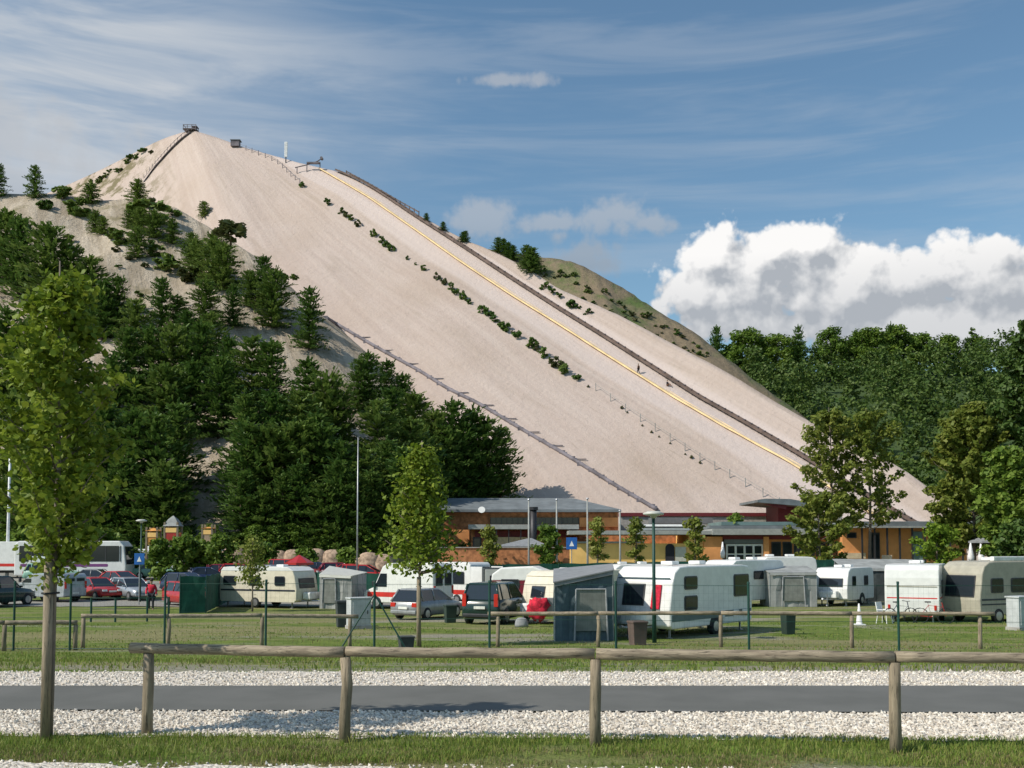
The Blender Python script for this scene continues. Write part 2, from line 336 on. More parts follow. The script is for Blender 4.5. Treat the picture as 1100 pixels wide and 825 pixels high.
# ------------------------------------------------------------------ ground
def ss(a, b, x):
    t_ = max(0, min(1, (x-a)/(b-a))); return t_*t_*(3-2*t_)
def gz(x, y):
    z = -.65*ss(18, 26, y)-.45*ss(26, 35, y)-.3*ss(35, 58, y)+.8*ss(66, 88, y)+.4*ss(90, 118, y)
    if y > 17.9: z += .05*noise.noise(Vector((x*.2, y*.2, 3)))
    if y < 10.9: z += .03*noise.noise(Vector((x*.9, y*.9, 0)))*ss(11.1, 10.6, y)
    return z
def stations(parts):
    r = []
    for a, b, s in parts:
        q = a
        while q < b-1e-6: r.append(q); q += s
    r.append(parts[-1][1]); return r
def build_ground():
    ys = stations([(-400,-60,85),(-60,0,10),(0,8,2),(8,11.2,.25),(11.2,17.5,.9),(17.5,40,.8),(40,140,4),(140,400,40),(400,6000,800)])
    xs = stations([(-4000,-400,600),(-400,-60,34),(-60,-16,4),(-16,16,.8),(16,60,4),(60,400,34),(400,4000,600)])
    vs = [(x, y, gz(x, y)) for y in ys for x in xs]; n = len(xs)
    fs = [(j*n+i, j*n+i+1, (j+1)*n+i+1, (j+1)*n+i) for j in range(len(ys)-1) for i in range(n-1)]
    o = raw('ground', 'meadow', vs, fs, smooth_=True); tag(o, kind='structure')
build_ground()
def G(px, py):
    d = ray(px, py); p = EYE.copy(); t_ = 3.
    while t_ < 260:
        q = EYE+d*t_
        if q.z <= gz(q.x, q.y): return Vector((q.x, q.y, gz(q.x, q.y)))
        t_ += .05 if t_ < 60 else .2
    return P(px, py, 120)
def gat(px, D):
    # ground point whose column is px at depth D
    z = gz(0, D); x = P(px, 560, D).x; return Vector((x, D, gz(x, D)))
def strip(name, mat, y0, y1, z, x0=-60, x1=60, rag=.05, step=.12, follow=False, kind='structure'):
    rnd = random.Random(hash(name) % 997 if False else len(name)*7)
    vs = []; fs = []; x = x0; k = 0
    rows = [0, .25, .5, .75, 1]
    while x <= x1:
        a = y0(x)+rag*noise.noise(Vector((x*1.9, y0(0), 0)))*1.4+rnd.uniform(-1, 1)*rag*.5
        b = y1(x)+rag*noise.noise(Vector((x*1.9, y1(0), 5)))*1.4+rnd.uniform(-1, 1)*rag*.5
        for r_ in rows:
            y = a+(b-a)*r_; zz = (gz(x, y) if follow else 0)+z
            vs.append((x, y, zz))
        x += step; k += 1
    n = len(rows)
    for i in range(k-1):
        for j in range(n-1): fs.append((i*n+j, (i+1)*n+j, (i+1)*n+j+1, i*n+j+1))
    return tag(raw(name, mat, vs, fs, smooth_=True), kind=kind)
e1 = lambda x: 11.35-.03*x; e2 = lambda x: 13.12-.018*x; e3 = lambda x: 15.5; e4 = lambda x: 17.35
strip('gravel_verge', 'white_gravel', e1, lambda x: e2(x)+.02, .012, rag=.09)
strip('asphalt_path', 'asphalt', e2, e3, .03, rag=.008)
strip('gravel_verge', 'white_gravel', lambda x: e3(x)-.02, e4, .014, rag=.09)
strip('gravel_verge', 'white_gravel', lambda x: 6.0, lambda x: 9.68-.055*x+.15*noise.noise(Vector((x*.8,0,0))), .035, rag=.12)
strip('campsite_lane', 'lane_gravel', lambda x: 60.5 if x < 0 else 61+0*x, lambda x: 68, .03, -110, 8, rag=.35, step=.5, follow=True)
strip('parking_area', 'lane_gravel', lambda x: 76, lambda x: 104, .03, -140, 60, rag=.5, step=2, follow=True)

def stones(name, y0, y1, n, x0, x1, z, seed, s0=.016, s1=.042):
    rnd = random.Random(seed); vs = []; fs = []
    T = [(1,0,0),(-1,0,0),(0,1,0),(0,-1,0),(0,0,1),(0,0,-1)]; Fc = [(0,2,4),(2,1,4),(1,3,4),(3,0,4),(2,0,5),(1,2,5),(3,1,5),(0,3,5)]
    for _ in range(n):
        x = rnd.uniform(x0, x1); y = rnd.uniform(y0(x), y1(x)); s = rnd.uniform(s0, s1)*rnd.choice((.7, .8, 1)); k = len(vs)
        e = Matrix.Rotation(rnd.uniform(0, 6.3), 3, (rnd.random(), rnd.random(), 1.1))
        sx, sy, sz = s*rnd.uniform(.7, 1.2), s*rnd.uniform(.6, 1.2), s*rnd.uniform(.45, .8)
        for q in T:
            p = e @ Vector((q[0]*sx, q[1]*sy, q[2]*sz)); vs.append((x+p.x, y+p.y, z+sz*.3+p.z))
        fs += [tuple(i+k for i in f) for f in Fc]
    return tag(raw(name, 'gravel_stone', vs, fs), 'loose pale crushed stones beside the asphalt path', 'gravel', kind='stuff')
stones('gravel', e1, e2, 15000, -8, 8, .016, 1)
stones('gravel', e3, e4, 7000, -10.5, 10.5, .018, 2)
stones('gravel', lambda x: 9.0, lambda x: 9.85-.05*x, 1500, -6, 6, .03, 4, .01, .03)
def blades(name, mat, y0, y1, n, x0, x1, h0, h1, wd, seed, dens=None, lab=None):
    rnd = random.Random(seed); vs = []; fs = []; c = 0
    while c < n:
        x = rnd.uniform(x0, x1); y = rnd.uniform(y0, y1) if not callable(y0) else rnd.uniform(y0(x), y1(x))
        if dens and dens(x, y) < rnd.random(): c += 1; continue
        h = rnd.uniform(h0, h1)*(.6+.8*abs(noise.noise(Vector((x*1.5, y*1.5, 7))))); a = rnd.uniform(0, 6.28); w_ = wd*rnd.uniform(.6, 1.3)
        dx, dy = math.cos(a)*w_, math.sin(a)*w_; lx, ly = rnd.gauss(0, .35)*h, rnd.gauss(0, .35)*h; z = gz(x, y)-.01+(.02 if y < 11.5 else 0); k = len(vs)
        vs += [(x-dx, y-dy, z), (x+dx, y+dy, z), (x+lx*.4+dx*.7, y+ly*.4+dy*.7, z+h*.6), (x+lx*.4-dx*.7, y+ly*.4-dy*.7, z+h*.6), (x+lx, y+ly, z+h)]
        fs += [(k, k+1, k+2, k+3), (k+3, k+2, k+4)]; c += 1
    return tag(raw(name, mat, vs, fs), lab, 'grass', kind='stuff')
blades('grass', 'grass_blade', lambda x: 10.0-.03*x, lambda x: e1(x)+.12, 38000, -6.6, 6.6, .035, .1, .005, 3, lambda x, y: .45+1.2*noise.noise(Vector((x*.9, y*2.2, 1)))+.5*ss(.7, 1.1, y-9.9+.03*x), 'short mown grass strip along the foot of the front log fence')
blades('grass', 'grass_dry', lambda x: 9.2-.03*x, lambda x: 10.75-.03*x, 34000, -6.4, 6.4, .02, .06, .005, 5, lambda x, y: .45+1.5*noise.noise(Vector((x*.7, y*1.5, 11))), 'dry yellowish grass at the very front edge')
blades('grass', 'grass_blade', 17.2, 27, 46000, -14, 14, .04, .13, .011, 6, lambda x, y: .75+1.6*noise.noise(Vector((x*.3, y*.9, 4))), 'green grass bank behind the asphalt path')
blades('grass', 'grass_blade', 28.4, 46, 34000, -24, 24, .03, .09, .02, 8, lambda x, y: .3+1.8*noise.noise(Vector((x*.2, y*.5, 2))), 'patchy mown grass of the campsite lawn')
blades('grass', 'grass_dry', 18, 40, 16000, -20, 20, .04, .12, .014, 9, lambda x, y: .3+1.6*noise.noise(Vector((x*.25, y*.6, 9))), 'dry straw coloured grass in the lawn')

# ------------------------------------------------------------------ hills (lofted between fall lines)
def fall(pts, Dt, Db, n):
    L = [0]
    for a, b in zip(pts, pts[1:]): L.append(L[-1]+math.hypot(b[0]-a[0], b[1]-a[1]))
    r = []
    for i in range(n+1):
        s = i/n
        # uniform in world : D harmonic in pixel fraction
        f = s*Dt/(s*Dt+(1-s)*Db) if False else s
        # pixel fraction g such that world fraction = s
        g = s*Dt/((1-s)*Db+s*Dt) if False else (s/Db)/((1-s)/Dt+s/Db) if False else s*Db and None
        r.append(s)
    out = []
    for s in r:
        # 1/D is linear in pixel fraction ; world fraction s <-> pixel fraction g = s*Db/(s*Db+(1-s)*Dt)
        g = s*Db/(s*Db+(1-s)*Dt)
        d = g*L[-1]; k = 0
        while k < len(L)-2 and L[k+1] < d: k += 1
        u = (d-L[k])/(L[k+1]-L[k]); px = pts[k][0]+(pts[k+1][0]-pts[k][0])*u; py = pts[k][1]+(pts[k+1][1]-pts[k][1])*u
        D = 1/((1-g)/Dt+g/Db); out.append(P(px, py, D))
    return out
BV = {}
def loft_hill(name, mat, lines, sub, disp, pre=(), post=None, us=None):
    # lines: list of equal-length point lists
    cols = []; U = []
    for i in range(len(lines)-1):
        A, B = lines[i], lines[i+1]; k = sub[i]
        for j in range(k):
            t_ = j/k; cols.append([a.lerp(b, t_) for a, b in zip(A, B)]); U.append((i+t_)/(len(lines)-1))
    cols.append(lines[-1]); U.append(1.)
    if name == 'sand_hill':
        for _ in range(14): cols = [cols[0]]+[[(a+b*2+c)/4 for a, b, c in zip(cols[i-1], cols[i], cols[i+1])] if i < 50 else cols[i] for i in range(1, len(cols)-1)]+[cols[-1]]
    n = len(cols[0]); vs = []; uvs = []
    for c, u in zip(cols, U):
        for j, p in enumerate(c):
            s = j/(n-1); vs.append(p+disp(p, u, s)); uvs.append((u, s))
    fs = [(i*n+j, i*n+j+1, (i+1)*n+j+1, (i+1)*n+j) for i in range(len(cols)-1) for j in range(n-1)]
    me = bpy.data.meshes.new(name); me.from_pydata([tuple(v) for v in vs], [], fs); me.update()
    ul = me.uv_layers.new(name='UVMap')
    for poly in me.polygons:
        for li in poly.loop_indices: ul.data[li].uv = uvs[me.loops[li].vertex_index]
    o = link(name, me, None, mat, True); tag(o, kind='structure')
    BV[name] = BVHTree.FromPolygons([tuple(v) for v in vs], fs); return o
def hit(px, py, names=('sand_hill', 'scrub_slope', 'back_hill', 'forest_hill'), default=None):
    d = ray(px, py).normalized(); best = None
    for nme in names:
        if nme not in BV: continue
        h_ = BV[nme].ray_cast(EYE, d)
        if h_[0] is not None and (best is None or h_[3] < best[2]): best = (h_[0], h_[1], h_[3])
    return best
NR = 70
HL = [
 ([(-60,250),(60,420),(120,600)], 330, 175),
 ([(95,192),(140,330),(250,598)], 300, 160),
 ([(165,152),(200,300),(350,598)], 285, 150),
 ([(205,139),(265,290),(450,598)], 272, 140),
 ([(232,147),(330,270),(560,470),(665,594)], 267, 137),
 ([(262,158),(322,198),(400,258),(500,322),(615,400),(745,490),(880,590)], 261, 137),
 ([(318,174),(350,193),(400,220),(500,288),(600,350),(690,408),(800,472),(850,500),(990,590)], 250, 137),
 ([(362,184),(400,206),(450,235),(550,298),(650,361),(750,426),(860,490),(1020,590)], 245, 138),
 ([(372,187),(400,203),(450,232),(500,257),(535,274),(562,286),(600,309),(644,330),(698,356),(780,401),(880,458),(970,505),(1045,560),(1080,592)], 243, 138),
]
lines = [fall(p, a, b, NR) for p, a, b in HL]
H = lines[-1]
L9 = [p+Vector((16+6*i/NR, 26-6*i/NR, -14-4*i/NR)) for i, p in enumerate(H)]
L10 = [p+Vector((70, 90, -90)) for p in H]
lines += [L9, L10]
back = []
for c in lines:
    p = c[0]; k = [p+Vector((25, 60, -48)), p+Vector((8, 20, -12)), p+Vector((2.5, 6, -1.5))]
    back.append(k+c+[c[-1]+Vector((.8, -3, -4))])
def dsand(p, u, s):
    a = .12*noise.noise(Vector((u*60, s*3, 0)))+.6*noise.noise(p*.05)+.12*noise.noise(p*.35)
    return Vector((0, 0, a*min(1, s*8)))
loft_hill('sand_hill', 'kaolin_sand', back, [6,6,10,14,16,10,6,6,6,6], dsand)
SL = [
 ([(-260,230),(-260,596)], 215, 105), ([(-90,212),(-90,596)], 212, 105), ([(0,207),(10,596)], 210, 105), ([(60,210),(80,596)], 209, 105), ([(100,214),(150,596)], 208, 105),
 ([(150,216),(210,596)], 205, 105), ([(190,224),(270,596)], 203, 105), ([(220,240),(320,596)], 199, 106),
 ([(262,268),(380,597)], 190, 107), ([(300,305),(410,597)], 178, 108), ([(350,348),(440,597)], 168, 111), ([(450,432),(478,598)], 156, 128),
 ([(546,545),(554,598)], 143, 140)]
sl = [fall(p, a, b, 60) for p, a, b in SL]
back = []
for c in sl:
    p = c[0]; back.append([p+Vector((40, 70, -60)), p+Vector((14, 22, -12)), p+Vector((3, 6, -1.2))]+c+[c[-1]+Vector((0, -3, -4))])
def dscrub(p, u, s):
    a = 2.0*noise.noise(Vector((p.x*.09, p.y*.02, 3)))+1.2*noise.noise(p*.11)+.35*noise.noise(p*.5)
    return Vector((0, 0, a*max(0, min(1, s*7, (1-s)*6))))
loft_hill('scrub_slope', 'scrub_slope', back, [6,6,6,8,8,8,8,8,8,8,10,8], dscrub)
# green hill behind, wooded hill on the right
def ridge(name, mat, crest, front, backo, n, amp):
    ls = []
    for (px, py, D) in crest:
        p = P(px, py, D); a = p+Vector(front); b_ = p+Vector(backo)
        ls.append([b_.lerp(p, j/8) for j in range(8)]+[p.lerp(a, j/n) for j in range(n+1)])
    loft_hill(name, mat, ls, [8]*(len(ls)-1), lambda p, u, s: Vector((0, 0, amp*noise.noise(p*.06)+amp*.4*noise.noise(p*.3))))
ridge('back_hill', 'grassed_hill', [(460,258,335),(535,268,330),(584,277,328),(622,281,322),(640,289,318),(665,307,316),(698,328,310),(734,349,304),(758,365,300),(800,400,292),(880,460,280)], (8,-75,-62), (30,80,-60), 20, 1.6)
ridge('forest_hill', 'wood_floor_soil', [(560,420,430),(760,404,400),(850,398,395),(960,398,385),(1100,402,370),(1300,400,350),(1600,420,300)], (0,-200,-75), (0,200,-50), 24, 2)
# ------------------------------------------------------------------ trees
def quad(vs, fs, c, a, b_):
    k = len(vs); vs += [tuple(c-a-b_), tuple(c+a-b_*.6), tuple(c+a*1.1+b_), tuple(c-a*.7+b_*1.1)]; fs.append((k, k+1, k+2, k+3))
def rv(r): 
    v = Vector((r.gauss(0,1), r.gauss(0,1), r.gauss(0,1))); return v.normalized()
def leaf_blob(vs, fs, r, c, rad, n, size, flat=.8):
    for _ in range(n):
        d = rv(r)*rad*(r.random()**.45); d.z *= flat
        nrm = (rv(r)+Vector((0,0,.7))+d.normalized()*.5).normalized(); a = nrm.cross(rv(r)).normalized(); s = size*r.uniform(.6, 1.3)
        quad(vs, fs, c+d, a*s, nrm.cross(a)*s*r.uniform(.5, .9))
def conifer_mesh(seed, H=10., Rr=2.3, whorls=15, nb=7, base=.1, ragged=.3, size=.26, blunt=.85, per=4):
    r = random.Random(seed); vs = []; fs = []
    for wv in range(whorls):
        t_ = (wv+r.uniform(-.3, .3))/whorls; z = H*(base+(1-base)*t_)
        rr = Rr*((1-t_)**blunt)*r.uniform(1-ragged, 1+ragged*.6)+.18
        for k in range(nb):
            a = 6.283*(k+r.random()*.8)/nb+wv*.7; L = rr*r.uniform(.65, 1.12); dirv = Vector((math.cos(a), math.sin(a), r.uniform(-.12, .28)+.35*t_))
            m = max(2, int(L/.42))
            for q in range(m+1):
                f = (q+.4)/(m+.4); c = Vector((0,0,z))+dirv*L*f+Vector((0,0,-.12*L*f*f))
                for _ in range(per):
                    cc = c+Vector((r.gauss(0,.12), r.gauss(0,.12), r.gauss(0,.09)))*(.6+f)
                    ax = (Vector((dirv.x, dirv.y, dirv.z+.25))+rv(r)*.55).normalized(); sd = ax.cross((Vector((0,0,1))+rv(r)*.6)).normalized(); s = size*r.uniform(.6, 1.25)
                    quad(vs, fs, cc, ax*s, sd*s*.42)
    for _ in range(14):
        ax = (Vector((0,0,1))+rv(r)*.45).normalized(); quad(vs, fs, Vector((0,0,H*1.0+r.uniform(-.5,.15))), ax*size*1.2, ax.cross(rv(r)).normalized()*size*.3)
    return vs, fs
def trunk_mesh(H, r0, r1, seed=0, limbs=(), n=8, lean=.02):
    r = random.Random(seed); m = MB(); pts = [Vector((lean*H*math.sin(i*.9+seed)*.3, lean*H*math.cos(i*1.3+seed)*.3, H*i/6-.15*(i==0))) for i in range(7)]
    m.tube(pts, [r0*1.25]+[r0+(r1-r0)*i/6 for i in range(1, 7)], n)
    for (z, a, L, rr, up) in limbs:
        p = Vector((0,0,z)); d = Vector((math.cos(a), math.sin(a), up)).normalized()
        m.tube([p, p+d*L*.35+Vector((0,0,.02*L)), p+d*L*.7+Vector((r.gauss(0,.05)*L, r.gauss(0,.05)*L, .06*L)), p+d*L+Vector((0,0,.16*L))], [rr, rr*.7, rr*.45, rr*.15], 5)
    return m
def tree_thing(name, label, cat, loc, crown, crown_mat, trunk, trunk_mat='bark', group=None, rz=0, s=1.):
    t_ = thing(name, label, cat, loc, rz, group); t_.scale = (s, s, s) if not hasattr(s, '__len__') else s
    trunk.build('trunk', trunk_mat, t_, True); raw('crown', crown_mat, crown[0], crown[1], t_); return t_
def mkproto(name, crown, mat, trunk, tmat='pine_bark'):
    return dict(name=name, cm=raw('crown', mat, crown[0], crown[1]), tm=trunk.build('trunk', tmat, None, True))
def place(pr, loc, s, label, cat, group=None, rz=0, wide=1.):
    t_ = thing(pr['name'], label, cat, loc, rz, group); t_.scale = (s*wide, s*wide, s)
    for k in ('tm', 'cm'):
        if pr.get(k) is None: continue
        c = pr[k].copy(); COL.objects.link(c); c.parent = t_
    return t_
def done(prs):
    for p in prs:
        for k in ('cm', 'tm'):
            if p.get(k): bpy.data.objects.remove(p[k])
rnd = random.Random(11)
lim = lambda H, n, L, sd, up=.5: [(H*random.Random(sd+i).uniform(.3, .85), i*2.4+sd, L*random.Random(sd+i+50).uniform(.6, 1), .05, up) for i in range(n)]
pines = [mkproto('pine_tree', conifer_mesh(i, 10, 2.9+.3*(i % 3), 17, 8, .04, .42, .25, .5+.1*(i % 3), 5), 'needle_dark', trunk_mesh(9.6, .16, .03, i, lim(9, 9, 1.6, i, .3))) for i in range(5)]
pinesm = [mkproto('pine_tree', conifer_mesh(20+i, 10, 3.9, 16, 8, .01, .45, .28, .42, 5), 'needle_mid', trunk_mesh(9.5, .18, .03, 20+i, lim(9, 9, 2, i, .35))) for i in range(4)]
def blobtree(seed, n, H, Rr, size, per, z0=.35):
    r = random.Random(seed); vs = []; fs = []
    for i in range(n):
        zc = r.uniform(z0, .95); rr = Rr*math.sin(math.pi*min(1, max(.05, (zc-z0+.12)/(1.12-z0))))**.7; a = r.uniform(0, 6.28); q = r.random()**.5
        c = Vector((math.cos(a)*rr*q, math.sin(a)*rr*q, H*zc)); leaf_blob(vs, fs, r, c, Rr*r.uniform(.22, .42), per, size)
    return vs, fs
shrubs = [mkproto('shrub', blobtree(60+i, 12, 1.0, .55, .11, 22, .1), ['leaf_scrub', 'needle_mid', 'needle_dark'][i % 3], trunk_mesh(.7, .03, .01, i, lim(.6, 4, .4, i))) for i in range(6)]
broad = [mkproto('broadleaf_tree', blobtree(80+i, 60, 10, 3.4, .2, 60, .12), 'leaf_right', trunk_mesh(8, .2, .05, i, lim(8, 8, 3, i, .8)), 'bark') for i in range(3)]
SC = ('scrub_slope',)
def put(pr, px, top, base, label, cat='tree', group=None, names=SC, wide=1., hh=10., back=None):
    h_ = hit(px, base, names)
    if h_ is None: p = G(px, base)
    else: p = h_[0]
    D = p.y; zt = P(px, top, D).z; s = max(.2, (zt-p.z))/hh
    return place(pr, (p.x, p.y, p.z-.1*s), s, label, cat, group, rnd.uniform(0, 6.28), wide)
# left slope : the individually seen pines near the skyline
singles = [(-2,176,212,'dark pine cut by the left edge on the skyline'),(37,177,213,'lone dark pine standing on the skyline of the scrub slope, left of the summit stairs'),
 (97,197,219,'low spreading pine on the crest below the yellowish summit flank'),(148,193,216,'rounded pine at the foot of the summit stairs'),
 (332,308,376,'tall pine standing apart at the lower end of the scrub ridge against bare sand'),(173,297,358,'dark pine above the stand in a gap of pale sand'),
 (250,306,352,'pine on the ridge between pale gullies, uphill of the tall lone pine'),(282,274,330,'slim pine on the ridge crest beside the bare sand face'),
 (538,458,545,'sparse crooked pine at the right end of the stand, beside the grey roof')]
for i, (px, tp, bs, lb) in enumerate(singles):
    put((pinesm if i in (2, 3) else pines)[i % 4], px, tp, bs, lb, wide=1.5 if i in (2, 3) else 1.05)
for (px, tp, bs) in [(68,199,213),(52,213,225),(85,213,232),(185,222,232),(160,214,241),(200,284,300),(122,245,256),(133,247,262),(168,262,275),(248,236,258),(178,272,292),(206,285,302),(90,225,233),(225,262,275)]:
    put(shrubs[rnd.randrange(6)], px, tp, bs, 'low dark shrub on the bare upper part of the scrub slope', 'shrub', 'shrubs on the upper scrub slope', hh=1., wide=1.5)
for (px, tp, bs) in [(102,226,250),(110,232,252),(147,244,277),(230,250,306),(240,262,312),(212,258,300),(268,290,330),(293,290,352),(205,250,285),(150,222,250),(165,225,256),(185,235,262),(138,225,245),(220,300,350),(190,318,352)]:
    put(pinesm[rnd.randrange(4)], px, tp, bs, 'bushy young pine in the scattered growth on the upper scrub slope', 'tree', 'scattered young pines on the upper slope', wide=1.15)
for (px, tp, bs) in [(75,262,330),(95,275,345),(50,240,330),(20,232,320),(5,225,300),(125,296,360),(110,300,365),(145,322,380),(200,332,400),(225,335,400),(215,345,430),(185,350,430),(160,350,430),(135,350,430),(245,360,440),(270,362,450),(290,365,455),(235,380,470),(205,385,470),(175,390,480),
   (145,400,480),(120,380,470),(330,384,480),(350,400,500),(320,420,520),(290,420,520),(262,420,520),(395,377,445),(415,386,450),(385,384,440),(432,400,470),(420,415,490),(445,420,500),(405,430,520),(465,440,530),(440,450,545),(485,428,535),(508,436,540),(497,450,545),(520,450,548),(478,455,550),(460,470,560),(415,470,560),(432,480,572),
   (5,330,440),(40,340,450),(75,345,450),(10,420,540),(50,430,550),(90,420,540),(110,430,560),(140,440,560),(165,440,560),(190,430,530),(265,450,560),(290,455,560),(315,450,560),(340,440,550),(365,470,565),(390,480,565),(360,420,500),(345,455,560)]:
    k_ = rnd.random()
    put(pines[rnd.randrange(5)] if k_ < .6 else pinesm[rnd.randrange(4)], px, tp, bs, 'dark pine of the dense stand covering the lower scrub slope', 'tree', 'dense pine stand on the lower left slope', wide=1.1)
for i in range(26):
    px = -90+i*21.5+rnd.uniform(-7, 7); b_ = rnd.uniform(582, 596)
    if 205 < px < 250 and b_ < 590: continue
    put(pines[rnd.randrange(5)] if rnd.random() < .6 else pinesm[rnd.randrange(4)], px, rnd.uniform(485, 525), b_, 'pine in the lowest row of the stand behind the car park', 'tree', 'lowest row of pines at the slope foot', wide=1.1)
for i in range(24):
    px = 10+i*20+rnd.uniform(-8, 8)
    q = put(broad[rnd.randrange(3)], px, rnd.uniform(560, 578), 600, 'low leafy bush tree at the slope foot behind the parked cars', 'tree', 'leafy bush trees at the slope foot', wide=1.35)
for i in range(34):
    px = rnd.uniform(10, 330); cy = 218+ (px/330)**1.6*110; bs = cy+rnd.uniform(12, 130)
    if bs > 400: bs = 300
    put(shrubs[rnd.randrange(6)], px, bs-rnd.uniform(3, 9), bs, 'tiny scrub tuft dotted on the pale gullied slope', 'shrub', 'scrub tufts on the gullied slope', hh=1., wide=1.7)
# shrub line between the two sand runs
SH = ('sand_hill',)
row = [(325,198,6),(352,217,6),(366,227,6),(371,231,5),(377,234,5),(385,240,6),(401,251,7),(410,258,6),(416,262,6),(421,266,7),(438,277,4),(455,288,5),(469,297,7),(478,303,6),(484,308,7),(490,313,6),(497,318,8),(505,324,5),(518,332,9),(525,337,6),(532,342,7),(540,348,6),(545,352,8),(555,359,8),(571,369,9),(577,374,7),(584,379,9),(597,389,9),(603,393,8),(607,397,9),(619,405,6)]
row += [(a[0]+(b[0]-a[0])*t_, a[1]+(b[1]-a[1])*t_+1, 2.5) for a, b in zip(row[10::2], row[11::2]) for t_ in (.5,)]
for px, py, h_ in row:
    put(shrubs[rnd.randrange(6)], px, py-h_*.8, py+h_*.5, 'dark low shrub in the row dividing the two sand runs', 'shrub', 'shrub row dividing the sand runs', SH, rnd.uniform(.7, 1.2), 1.)
for px, py, h_ in [(632,415,4),(668,438,5),(674,443,3),(700,464,4),(708,469,3),(720,476,3),(743,491,5),(752,497,4),(736,488,3),(690,457,3)]:
    put(shrubs[0], px, py-h_*.45, py+h_*.3, 'faint dry tuft near the lower end of the sand run divide', 'shrub', 'dry tufts along the lower divide', SH, 1., 1.)
for px, py, h_ in [(585,307,7),(592,312,6),(600,317,5),(616,326,8),(631,335,6),(623,330,3)]:
    put(shrubs[2], px, py-h_*.7, py+h_*.5, 'dark shrub on the upper sand beyond the coaster track', 'shrub', 'shrubs beyond the coaster track', SH, 1.3, 1.)
for i in range(16):
    px = 98+i*4.2+rnd.uniform(-2, 2); sk = 192-(px-95)*.57+rnd.uniform(3, 12)
    put(shrubs[rnd.randrange(6)], px, sk-rnd.uniform(2, 4), sk+1, 'brownish low shrub on the left shoulder of the summit', 'shrub', 'shrubs on the summit shoulder', SH, 1.8, 1.)
put(pinesm[1], 219, 216, 233, 'single dark bush alone on the bare sand face below the summit', 'shrub', None, SH, 1.25)
put(shrubs[0], 163, 212, 224, 'scrubby bush beside the foot of the summit stairs', 'shrub', None, SC, 1.2, 1.)
for px, tp, bs in [(535,257,268),(541,258,270),(546,262,274),(551,265,277),(566,265,286),(571,268,290),(575,274,291),(500,250,257),(497,251,257),(458,231,235),(476,240,245)]:
    put(pines[rnd.randrange(5)], px, tp-2, bs+3, 'small dark pine on the skyline ridge beyond the coaster track', 'tree', 'small pines on the right ridge', SH+('back_hill',), 1.6)
for i in range(60):
    px = 562+i*3.4+rnd.uniform(-4, 4); sk = 274+max(0, px-625)*.64+4; ed = 286+(px-562)*.53; bs = sk+(ed-sk)*rnd.uniform(.35, 1.)+2
    put(shrubs[rnd.randrange(6)], px, bs-rnd.uniform(2, 5), bs, 'green bush on the grassed hill behind the sand', 'shrub', 'bushes on the grassed back hill', ('back_hill',), 1.5, 1.)
# far-off wood : one mass of crowns
def woodland():
    r = random.Random(5); vs = []; fs = []; c = 0
    for row_ in range(13):
        D = 215+row_*16.
        for px in range(560, 1500, int(30*240/D)):
            p = P(px+r.uniform(-16, 16), 412, D+r.uniform(-8, 8)); hh = BV['forest_hill'].ray_cast(Vector((p.x, p.y, 300)), Vector((0,0,-1)))
            if hh[0] is None: continue
            s2 = BV['sand_hill'].ray_cast(Vector((p.x, p.y, 300)), Vector((0,0,-1)))
            if s2[0] is not None and s2[0].z > hh[0].z-3: continue
            b2 = BV['back_hill'].ray_cast(Vector((p.x, p.y, 300)), Vector((0,0,-1)))
            if b2[0] is not None and b2[0].z > hh[0].z+2: continue
            H_ = r.uniform(10, 18); Rr = r.uniform(3.6, 6.4); q = hh[0]; con = r.random() < .3
            nb_ = 30
            for i in range(nb_):
                zc = r.uniform(.35, 1); rr = Rr*(1-zc+.15 if con else math.sin(math.pi*min(1, max(.1, (zc-.2)/.88)))**.6); a = r.uniform(0, 6.28); k = r.random()**.4
                cc = q+Vector((math.cos(a)*rr*k, math.sin(a)*rr*k, H_*zc))
                leaf_blob(vs, fs, r, cc, 1.0 if con else 1.9, 13, .42)
    return tag(raw('woodland', 'leaf_forest', vs, fs), 'dense green wood covering the hillside on the right', 'woodland', kind='stuff')
woodland()
FH = ('forest_hill',)
for i, (px, tp) in enumerate([(770,351),(798,354),(808,352),(858,350),(893,352),(925,354),(935,352),(958,347),(965,349),(988,358),(1040,362),(1052,361),(1020,360),(835,358)]):
    D = 372; p = P(px, 400, D); hh = BV['forest_hill'].ray_cast(Vector((p.x, p.y, 300)), Vector((0,0,-1)))[0]
    zt = P(px, tp, D).z; place((pines if i in (0, 3, 7, 10) else broad)[i % 3], hh, (zt-hh.z)/10, 'tree crown standing up above the wooded skyline on the right', 'tree', 'trees topping the wooded skyline', rnd.uniform(0, 6), .62 if i in (0, 3, 7, 10) else rnd.uniform(.85, 1.15))
